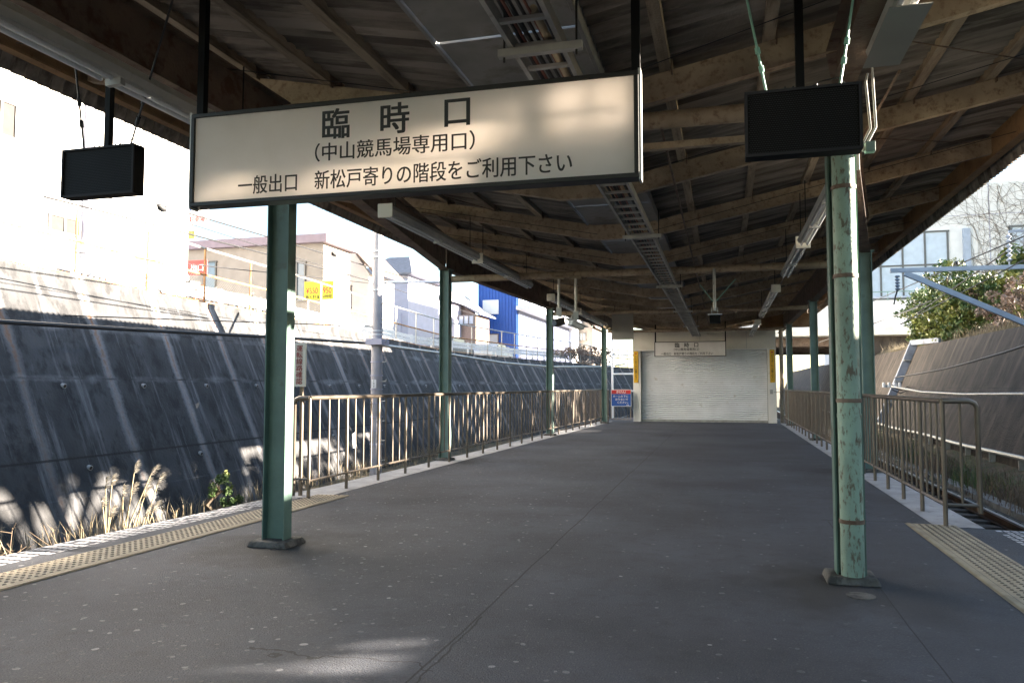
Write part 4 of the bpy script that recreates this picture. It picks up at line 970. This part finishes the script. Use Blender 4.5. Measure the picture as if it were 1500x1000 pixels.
# bridge
br = thing('road_bridge', 'road bridge with a white parapet and dark underside beyond the right columns', 'bridge', (5, 50, 4.3))
part('parapet', MB().box(-2, 11.4, 50, 50.25, 4.86, 6.42), M['slab'], br)
part('edge_beam', MB().box(-2, 11.3, 49.9, 50.5, 4.35, 4.858), M['cream'], br)
part('deck', MB().box(-2, 13, 50.5, 66, 4.3, 4.85), M['conc'], br)
gm = MB()
for i in range(7): gm.box(-2, 13, 51+i*2.2, 51.35+i*2.2, 3.75, 4.298)
part('deck_girders', gm, M['girder'], br, stuff=True)
part('abutment', MB().box(8.2, 13, 50.6, 66, -1.3, 4.29), M['wallR'], br); part('far_parapet', MB().box(-2, 13, 65.8, 66, 4.86, 6.0), M['slab'], br)
hr = MB(); hr.tube([(5, 50.1, 6.62), (12.4, 50.1, 6.62)], .06, 8); hr2 = part('hand_rail', hr, M['bluegrey'], br)
for i in range(6): part('rail_post', MB().tube([(6+i*1.2, 50.1, 6.4), (6+i*1.2, 50.1, 6.95)], .03, 6), M['greenfar'], br)
part('green_rail', MB().tube([(5, 50.1, 6.95), (11.8, 50.1, 6.95)], .03, 6), M['greenfar'], br)
fw_ = MB(); fw_.loft([[(6.7, y, -1.3), (8.1, y, 3.0)] for y in (66, 95)], False)
# building with ivy
bd_ = thing('white_building', 'tall white building covered with bare ivy vines above the right bank', 'building', (18, 60, 3))
part('wall', MB().box(8.9, 36, 60, 75, 2.5, 15.6), M['bwhite'], bd_)
def bwin(x0, x1, z0, z1, nx, nz, Y=60, parent=None, fr='alu', gl='glassp', t_=.12):
    f = MB(); f.box(x0-t_, x1+t_, Y-.10, Y-.001, z0-t_, z0); f.box(x0-t_, x1+t_, Y-.10, Y-.001, z1, z1+t_)
    for i in range(nx+1): x = lerp(x0, x1, i/nx); f.box(x-t_/2, x+t_/2, Y-.099, Y-.001, z0+.0005, z1-.0005)
    for i in range(1, nz): z = lerp(z0, z1, i/nz); f.box(x0+t_/2, x1-t_/2, Y-.08, Y-.001, z-t_/2, z+t_/2)
    o = part('window', f, M[fr], parent or bd_); part('pane', MB().box(x0, x1, Y-.03, Y-.0015, z0, z1), M[gl], o); return o
bwin(9.6, 15.45, 7.6, 12.2, 4, 2)
bwin(19.4, 24, 8.2, 12.3, 2, 2)
part('downpipe', MB().box(16.4, 16.85, 59.75, 59.99, 3.4, 12.35), M['bluegrey'], bd_)
part('wall_joint', MB().box(8.95, 35.9, 59.985, 59.999, 13.3, 13.34), M['lav'], bd_); 
for x in (18.1, 20.4, 22.7): part('wall_joint', MB().box(x, x+.05, 59.98, 59.999, 3, 15.5), M['lav'], bd_)
iv = MB(); r_ = random.Random(77)
def vine(p, ang, ln, depth):
    P = [p]
    for k in range(int(ln/.45)):
        ang += r_.gauss(0, .28); q = P[-1]+Vector((math.cos(ang), 0, math.sin(ang)))*.45
        if (q.x < 16.9 and q.z < 12.5) or q.x < 9.2 or q.x > 26 or q.z > 15.5 or q.z < 3.5: break
        P.append(q)
        if depth < 3 and r_.random() < .28: vine(q, ang+r_.choice((-1, 1))*r_.uniform(.5, 1.1), ln*.5, depth+1)
    if len(P) > 1: iv.tube(P, .013-.003*depth, 3, False)
for i in range(22): vine(Vector((17.1+i*.4+r_.uniform(-.1, .4), 59.95, 4.0+r_.uniform(0, 5))), R(90)+r_.gauss(0, .4), 9, 0)
for i in range(14): vine(Vector((10+i*1.1, 59.95, 12.6+r_.uniform(0, 1.5))), r_.choice((0, math.pi))+r_.gauss(0, .3), 5, 1)
part('ivy_vines', iv, M['twig'], bd_, stuff=True)

# ================================================================== LEFT: pole, wires, street, houses
po = thing('utility_pole', 'concrete utility pole with steps rising between the left railing and the dark wall', 'utility pole', (-8.6, 18, G0))
xp, yp = -8.6, 18.05
part('shaft', MB().tube([(xp, yp, G0), (xp, yp, 11)], [.155, .115], 20), M['polec'], po, True)
for z in (1.9, 1.55, 1.2, .85, .5, .15, -.2, 2.6, 2.7, 4.6, 4.75, 3.75): part('band', MB().cyl((xp, yp), .160, z, z+.03, 16), M['lav'] if z < 2 else M['whitep'], po, True)
for i in range(10):
    z = -.6+i*.5; sg = 1 if i % 2 else -1; part('step', MB().tube([(xp+.12, yp-.05, z), (xp+.28, yp-.05, z+.02), (xp+.29, yp-.05, z+.08)], .012, 6), M['galv'], po, True)
npx = thing('number_plate', 'small white number plate on the utility pole', 'sign', (xp, yp-.17, 1.3))
part('plate', MB().box(xp-.06, xp+.07, yp-.172, yp-.165, 1.24, 1.46), M['whitep'], npx)
for i, c in enumerate('197'): text(npx, c, (xp+.005, yp-.176, 1.425-.07*i), .075, M['ink'], .01)
part('signal_box', MB().box(xp-.2, xp+.25, yp-.25, yp+.2, 2.35, 2.5), M['lav'], po)
# cables along the left wall
def wl_(px, py, off=0): return at(px, py, X=-10.9+off)
festoon('bundled_cable', 'black bundled cable sagging along the left retaining wall', [wl_(-60, 465), wl_(0, 471), wl_(150, 480), wl_(390, 493), wl_(545, 503, .3)], .04, 'cable', .0, 0)
festoon('bundled_cable', 'cable along the far part of the left retaining wall', [wl_(556, 505, .3), wl_(660, 519, .6), wl_(735, 531, 1.2), wl_(805, 537, 2.2), wl_(888, 537, 3.4), wl_(915, 533, 4)], .05, 'galv', .0, 0)
wire(at(95, 462, X=-10.4), at(545, 478, X=-8.7), 'thin wire above the black cable on the left wall', .012)
wire(at(0, 358, X=-11.2), at(545, 415, X=-8.7), 'thin wire running level in front of the left fence', .012)
wire(at(65, 288, X=-9.0), at(545, 412, X=-8.6), 'dark wire crossing the white sky to the utility pole, lowest of three', .014)
wire(at(-20, 233, X=-8.8), at(700, 462, X=-8.8), 'thin wire crossing the upper left sky in the middle of three', .008)
wire(at(200, 290, X=-9.0), at(640, 420, X=-9.0), 'dark wire behind the big sign, highest of three over the street', .014)
for q in ((237, 305), (489, 372)):
    c_ = at(*q, X=-9.0); solo('wire_bead', MB().tube([c_+Vector((0, -.1, .03)), c_+Vector((0, -.04, .01)), c_+Vector((0, .04, -.01)), c_+Vector((0, .1, -.03))], [.02, .06, .06, .02], 8), M['cable'], 'dark bead on the highest left wire ' + ('near the left display box' if q[0] < 300 else 'right of the nearest left column'), 'wire fitting', tuple(c_), smooth=True)
solo('cross_tube', MB().tube([at(548, 413.5, Y=19), at(655, 413, Y=19)], .035, 8), M['bluegrey'], 'thin grey tube from the utility pole to the second left column', 'tube', tuple(at(548, 414, Y=19)), smooth=True)

def house(label, cat, pxl, pxr, pyt, Y, depth, wallm, roof='flat', roofm='rooft', base=2.9, over=.25, name='house', rh=.5, side=None):
    """pxl..pxr and pyt give the street frontage facing the camera on the plane Y"""
    a = at(pxl, pyt, Y=Y); b = at(pxr, pyt, Y=Y); zt = (a.z+b.z)/2
    t = thing(name, label, cat, (a.x, Y, base)); part('wall', MB().box(a.x, b.x, Y, Y+depth, base, zt), M[wallm], t)
    if roof == 'flat':
        part('roof', MB().box(a.x-over, b.x+over, Y-over, Y+depth+over, zt+.001, zt+rh), M[roofm], t)
    elif roof == 'hip':
        cx, cy = (a.x+b.x)/2, Y+depth/2; o = over*2; r = MB(); k = .25*(b.x-a.x)
        r.loft([[(a.x-o, Y-o, zt), (b.x+o, Y-o, zt), (b.x+o, Y+depth+o, zt), (a.x-o, Y+depth+o, zt)], [(a.x-o, Y-o, zt+.12), (b.x+o, Y-o, zt+.12), (b.x+o, Y+depth+o, zt+.12), (a.x-o, Y+depth+o, zt+.12)], [(cx-k, cy-k, zt+rh), (cx+k, cy-k, zt+rh), (cx+k, cy+k, zt+rh), (cx-k, cy+k, zt+rh)]], True, True); part('roof', r, M[roofm], t)
    elif roof == 'gable':      # ridge along Y
        o = over*2; cx = (a.x+b.x)/2; r = MB(); r.loft([[(a.x-o, y, zt-.05), (cx, y, zt+rh), (b.x+o, y, zt-.05), (b.x+o, y, zt+.1), (cx, y, zt+rh+.15), (a.x-o, y, zt+.1)] for y in (Y-o, Y+depth+o)], True, True); part('roof', r, M[roofm], t)
        gbl = MB(); gbl.loft([[(a.x, y, zt), (cx, y, zt+rh-.02), (b.x, y, zt)] for y in (Y, Y+.2)], True, True); part('gable', gbl, M[wallm], t)
    return t, a, b, zt
def hw(t, q0, q1, Y, nx=2, gl='glass', fr='alu', t_=.07):
    a = at(*q0, Y=Y); b = at(*q1, Y=Y); return bwin(a.x, b.x, b.z, a.z, nx, 1, Y, t, fr, gl, t_)
def sidewin(t, X, y0, y1, z0, z1, gl='glass'):
    f = MB(); f.box(X+.001, X+.06, y0-.06, y1+.06, z0-.06, z0); f.box(X+.001, X+.06, y0-.06, y1+.06, z1, z1+.06); f.box(X+.001, X+.06, y0-.06, y0, z0, z1); f.box(X+.001, X+.06, y1, y1+.06, z0, z1)
    f.box(X+.001, X+.05, (y0+y1)/2-.03, (y0+y1)/2+.03, z0, z1); o = part('window', f, M['alu'], t); part('pane', MB().box(X+.002, X+.02, y0, y1, z0, z1), M[gl], o)
# A white block at far left (its long side faces the track)
tA = thing('white_apartment', 'bright white block with grey windows at the far left edge', 'building', (-19, 16, 3.3))
part('wall', MB().box(-32, -19.0, 8, 23.8, 3.2, 19), M['bwhite'], tA); part('parapet', MB().box(-32.1, -18.9, 7.9, 23.9, 19, 19.6), M['creamw'], tA)
def sy(px, X): v = at(px, 400, X=X); return v.y
for (p0, t0, p1, t1) in ((-30, 140, 12, 200), (70, 312, 112, 345), (90, 372, 113, 398)):
    y0, y1 = sy(p0, -19.0), sy(p1, -19.0); zt_ = at(p1, t0+12, X=-19.0).z; zb2 = at(p1, t1, X=-19.0).z
    sidewin(tA, -19.0, y0, y1, zb2, zt_, 'blind')
part('downpipe', MB().tube([(-18.9, sy(125, -18.9), 3.2), (-18.9, sy(125, -18.9), 10.5)], .13, 8), M['lav'], tA)
tB, a, b, zt = house('grey beige flat-roofed shed with a mauve roof edge behind the nearest left column', 'building', 262, 474, 362, 36, 3, 'beige', 'flat', 'mauve', name='flat_roof_building', rh=.45, over=.35)
for i, q in enumerate(((300, 385, 316, 440), (436, 385, 447, 440))): hw(tB, q[:2], q[2:], 36, 1)
part('shutter_door', MB().box(at(330, 400, Y=36).x, at(385, 400, Y=36).x, 35.93, 35.999, 2.9, 5.6), M['fix'], tB)
tC, a, b, zt = house('white house with a sloping brown eave right of the nearest left column', 'house', 478, 541, 402, 41, 3.5, 'bwhite', 'gable', 'roofb', rh=1.9)
hw(tC, (492, 404), (502, 425), 41, 1); hw(tC, (508, 420), (514, 450), 41, 1); hw(tC, (494, 434), (506, 452), 41, 1)
tD, a, b, zt = house('white two-storey house with a grey hipped roof behind the utility pole', 'house', 535, 598, 404, 50, 6, 'lav', 'hip', 'rooft', rh=1.7)
hw(tD, (534, 415), (546, 436), 50, 2); part('lower_wall', MB().box(a.x, b.x-.5, 49.9, 49.999, 2.9, at(600, 458, Y=50).z), M['lav'], tD)
tE, a, b, zt = house('lavender house with a small pitched roof between the pole and the second column', 'house', 603, 640, 437, 58, 10, 'lav', 'gable', 'rooft', rh=1.2)
hw(tE, (606, 445), (622, 456), 58, 2); part('balcony', MB().box(at(604, 460, Y=58).x, at(622, 460, Y=58).x, 57, 57.99, at(604, 472, Y=58).z, at(604, 462, Y=58).z), M['bwhite'], tE)
tF, a, b, zt = house('low brown house with a grey pitched roof right of the second left column', 'house', 655, 697, 461, 64, 4, 'roofb', 'gable', 'rooft', rh=.9)
hw(tF, (672, 463), (694, 474), 62, 3, 'glassp')
# blue building
GY = 70
tG, a, b, zt = house('deep blue corrugated building with a white window panel, left of the third column', 'building', 701, 757, 413, GY, 28, 'blue', 'flat', 'blue', rh=.15, over=.05, name='blue_building')
rb = MB(); x = a.x
while x < b.x-.1: rb.box(x, x+.12, GY-.07, GY-.001, 2.9, zt-.05); x += .32
part('corrugation', rb, M['blue'], tG, stuff=True)
p0, p1 = at(708, 440, Y=GY), at(731, 460, Y=GY); part('window_panel', MB().box(p0.x, p1.x, GY-.2, GY-.08, p1.z, p0.z), M['whitep'], tG)
part('side_wall_panel', MB().box(b.x+.001, b.x+.12, GY+.2, GY+27, 2.9, zt-.2), M['sidebl'], tG)
part('balcony_slab', MB().box(b.x+.05, b.x+1.5, GY-.5, GY+27, zt-2.75, zt-2.4), M['bwhite'], tG)
part('balcony_roof', MB().box(b.x+.05, b.x+1.5, GY-.5, GY+27, zt-.5, zt-.3), M['bwhite'], tG)
for i in range(8): part('balcony_post', MB().box(b.x+1.35, b.x+1.45, GY-.4+i*3.7, GY-.3+i*3.7, zt-2.4, zt-.5), M['bwhite'], tG)
for i in range(6): sidewin(tG, b.x+.122, GY+1+i*4.2, GY+3.5+i*4.2, zt-2.3, zt-.8, 'glassp')
hw(tG, (713, 490), (730, 505), GY-.08, 1, 'glassp')
for i, (l_, r2, tp, Y_, m_) in enumerate(((806, 838, 470, 95, 'bwhite'), (840, 868, 480, 100, 'beige'), (868, 886, 474, 110, 'bwhite'))):
    tt, a, b, zt = house(('pale low house just right of the third left column', 'beige distant house below the white hooded camera', 'distant white house beside the farthest left column')[i], 'house', l_, r2, tp, Y_, 10, m_, 'gable', 'roofb' if i == 1 else 'rooft', rh=1.5); hw(tt, (l_+8, tp+8), (l_+18, tp+18), Y_, 2, 'glass')
# far tree-ish hedge at end of left wall
tree('grey_bush', 'greyish dry bush on top of the left wall near the farthest left column', (-10.6, 58, 2.8), [((-10.7+.3*i, 54+2.2*i, 3.6+.2*(i % 2)), (1.1, 1.5, .8)) for i in range(5)], .12, 90, ['leafr', 'twig'], 'bush', 15)
# yellow parking price board, P sign, banner, boards
pb = thing('price_board', 'yellow parking price board right of the nearest left column above the fence', 'sign', at(466, 427, Y=33))
a = at(446, 413, Y=33); b = at(488, 438, Y=33)
part('board', MB().box(a.x, b.x, 33, 33.08, b.z, a.z), M['yell2'], pb)
text(pb, '¥550 ¥950', ((a.x+b.x)/2, 32.99, lerp(b.z, a.z, .5)), .42, M['red'], .02, width=(b.x-a.x)*.88)
text(pb, '最大料金 24時間', ((a.x+b.x)/2, 32.99, lerp(b.z, a.z, .16)), .2, M['ink'], .01, width=(b.x-a.x)*.9)
for x in (a.x+.15, b.x-.15): part('leg', MB().tube([(x, 33.1, 3.0), (x, 33.1, b.z)], .04, 6), M['whitep'], pb)
pk = thing('parking_sign', 'parking sign with a blue P and red characters just under the big sign', 'sign', at(290, 314, Y=26)); a = at(275, 296, Y=26); b = at(303, 328, Y=26)
part('panel', MB().box(a.x, b.x, 26, 26.12, b.z, a.z), M['whitep'], pk); part('pole', MB().tube([(a.x-.12, 26.05, 3.1), (a.x-.12, 26.05, a.z+.8)], .07, 8), M['whitep'], pk)
text(pk, 'P', (a.x+.22, 25.99, a.z-.18), .5, M['blue'], .04); text(pk, 'Parking', (b.x-.22, 25.99, a.z-.32), .12, M['blue'], .0); text(pk, '駐車場', ((a.x+b.x)/2, 25.99, b.z+.22), .25, M['red'], .02)
part('round_lamp', MB().box(a.x+.0, a.x+.35, 26, 26.1, b.z-.55, b.z-.25), M['leafy'], pk)
for i, (q0, q1, s_, lb) in enumerate((((275, 382), (303, 402), '出口', 'red and white exit board behind the left fence'), ((283, 418), (297, 438), '止', 'orange red stop banner low behind the left fence'))):
    a = at(*q0, Y=24.5); b = at(*q1, Y=24.5); bn = thing('banner', lb, 'sign', (a.x, 24.5, b.z)); part('cloth', MB().box(a.x, b.x, 24.5, 24.53, b.z, a.z), M['orange'] if i else M['red'], bn)
    text(bn, s_, ((a.x+b.x)/2, 24.49, (a.z+b.z)/2), .3, M['whitep'], .02); part('stand', MB().tube([(a.x, 24.55, 3.0), (a.x, 24.55, a.z)], .02, 6), M['whitep'], bn)
# street clutter: cars, bicycles
def car(label, x, y, rz, m):
    t = thing('parked_car', label, 'car', (0, 0, 0), 'cars parked behind the left fence')
    b = MB(); pr = [(-2.0, .35), (2.05, .35), (2.1, .7), (1.95, .88), (1.0, .98), (.45, 1.42), (-1.0, 1.45), (-1.7, 1.0), (-2.05, .9), (-2.1, .6)]
    b.loft([[(a, -.78, z) for a, z in pr], [(a, -.83, z*.995) for a, z in pr], [(a, .83, z*.995) for a, z in pr], [(a, .78, z) for a, z in pr]], True, True); part('body', b, M[m], t, bevel=.05)
    g_ = MB()
    for sg in (-1, 1): g_.quadbox([(.9, sg*.83, 1.0), (-1.5, sg*.83, 1.03), (-1.5, sg*.845, 1.03), (.9, sg*.845, 1.0), (.42, sg*.80, 1.36), (-1.0, sg*.80, 1.38), (-1.0, sg*.845, 1.38), (.42, sg*.845, 1.36)])
    part('side_windows', g_, M['glass'], t); ws = MB(); ws.quadbox([(1.02, -.7, 1.0), (1.02, .7, 1.0), (1.04, .7, 1.0), (1.04, -.7, 1.0), (.5, -.65, 1.38), (.5, .65, 1.38), (.53, .65, 1.38), (.53, -.65, 1.38)]); part('windscreen', ws, M['glass'], t)
    for xx in (-1.3, 1.3):
        for sg in (-1, 1): wv = part('wheel', MB().tube([(xx, sg*.66, .32), (xx, sg*.86, .32)], .32, 16), M['rubber'], t, True); part('rim', MB().tube([(xx, sg*.861, .32), (xx, sg*.87, .32)], .19, 12), M['galv'], wv, True)
    for sg in (-.55, .55): part('headlight', MB().box(2.06, 2.12, sg-.14, sg+.14, .68, .82), M['tube'], t)
    t.location = (x, y, wtop(y)[1]-.14); t.rotation_euler.z = rz
car('dark blue car behind the mesh fence right of the nearest left column', -17.3, 28.5, R(80), 'card')
car('white car behind the fence between the utility pole and the first column', -16.8, 34.5, R(80), 'carw')
car('dark car behind the guardrail in front of the blue building', -16.2, 44, R(85), 'card')
car('white car farthest along the street behind the guardrail', -15.8, 52, R(85), 'carw')
def bike(label, x, y, rz):
    t = thing('bicycle', label, 'bicycle', (0, 0, 0), 'bicycles parked behind the left fence')
    for xx in (-.52, .52):
        wv = part('wheel', MB().tube([(xx+.32*math.cos(k*math.pi/10), 0, .34+.32*math.sin(k*math.pi/10)) for k in range(21)], .022, 6, False), M['rubber'], t, True)
    fr = MB(); 
    for p, q in (((-.52, 0, .34), (-.1, 0, .32)), ((-.1, 0, .32), (-.22, 0, .85)), ((-.22, 0, .78), (.36, 0, .78)), ((-.1, 0, .32), (.38, 0, .7)), ((.52, 0, .34), (.36, 0, .95)), ((-.52, 0, .34), (-.2, 0, .75))): fr.tube([p, q], .018, 6)
    part('frame', fr, M['bluegrey'], t); part('saddle', MB().box(-.36, -.1, -.07, .07, .85, .91), M['black'], t, bevel=.02); part('handlebar', MB().tube([(.25, -.27, 1.0), (.36, -.1, .97), (.36, .1, .97), (.25, .27, 1.0)], .014, 6), M['galv'], t)
    bs_ = MB(); bs_.box(.42, .72, -.17, .17, .72, .95); part('basket', bs_, M['cable'], t)
    t.location = (x, y, wtop(y)[1]-.14); t.rotation_euler.z = rz
for i, (x, y) in enumerate(((-14.2, 17.2), (-14.6, 19.0), (-14.3, 20.4), (-14.5, 21.6))):
    bike(('bicycle nearest the orange fence posts on the left', 'bicycle parked left of the red exit board', 'bicycle leaning beside the stop banner', 'bicycle between the stop banner and the nearest left column')[i], x, y, R(70+14*i))
ms = thing('small_gate', 'low white slatted gate with dark gaps on the left street', 'gate', (-14, 13.8, 3.4))
for i in range(9): part('slat', MB().box(-13.9, -13.86, 13.6+.17*i, 13.66+.17*i, 3.42, 4.05), M['whitep'], ms)
for z in (3.5, 4.0): part('crossbar', MB().box(-13.95, -13.9, 13.5, 15.1, z, z+.05), M['whitep'], ms)
part('backing', MB().box(-14.3, -14.2, 13.6, 15.0, 3.4, 3.95), M['card'], ms)
# far end of the left side: signal gantry and frames
lg = thing('signal_gantry', 'white tubular lattice frame beyond the farthest left column', 'gantry', (-5, 45, 0))
for x in (-6.3, -4.1): part('upright', MB().tube([(x, 45, -1.3), (x, 45, 4.6)], .07, 8), M['whitep'], lg, True)
for z in (1.0, 2.0, 3.1, 4.2): part('crossbar', MB().tube([(-6.3, 45, z), (-4.1, 45, z)], .05, 8), M['whitep'], lg, True)
solo('signal_post', MB().tube([(-5.7, 38, -1.3), (-5.7, 38, 2.2)], .05, 8), M['whitep'], 'slim white post beyond the blue danger notice', 'post', (-5.7, 38, -1.3), smooth=True)
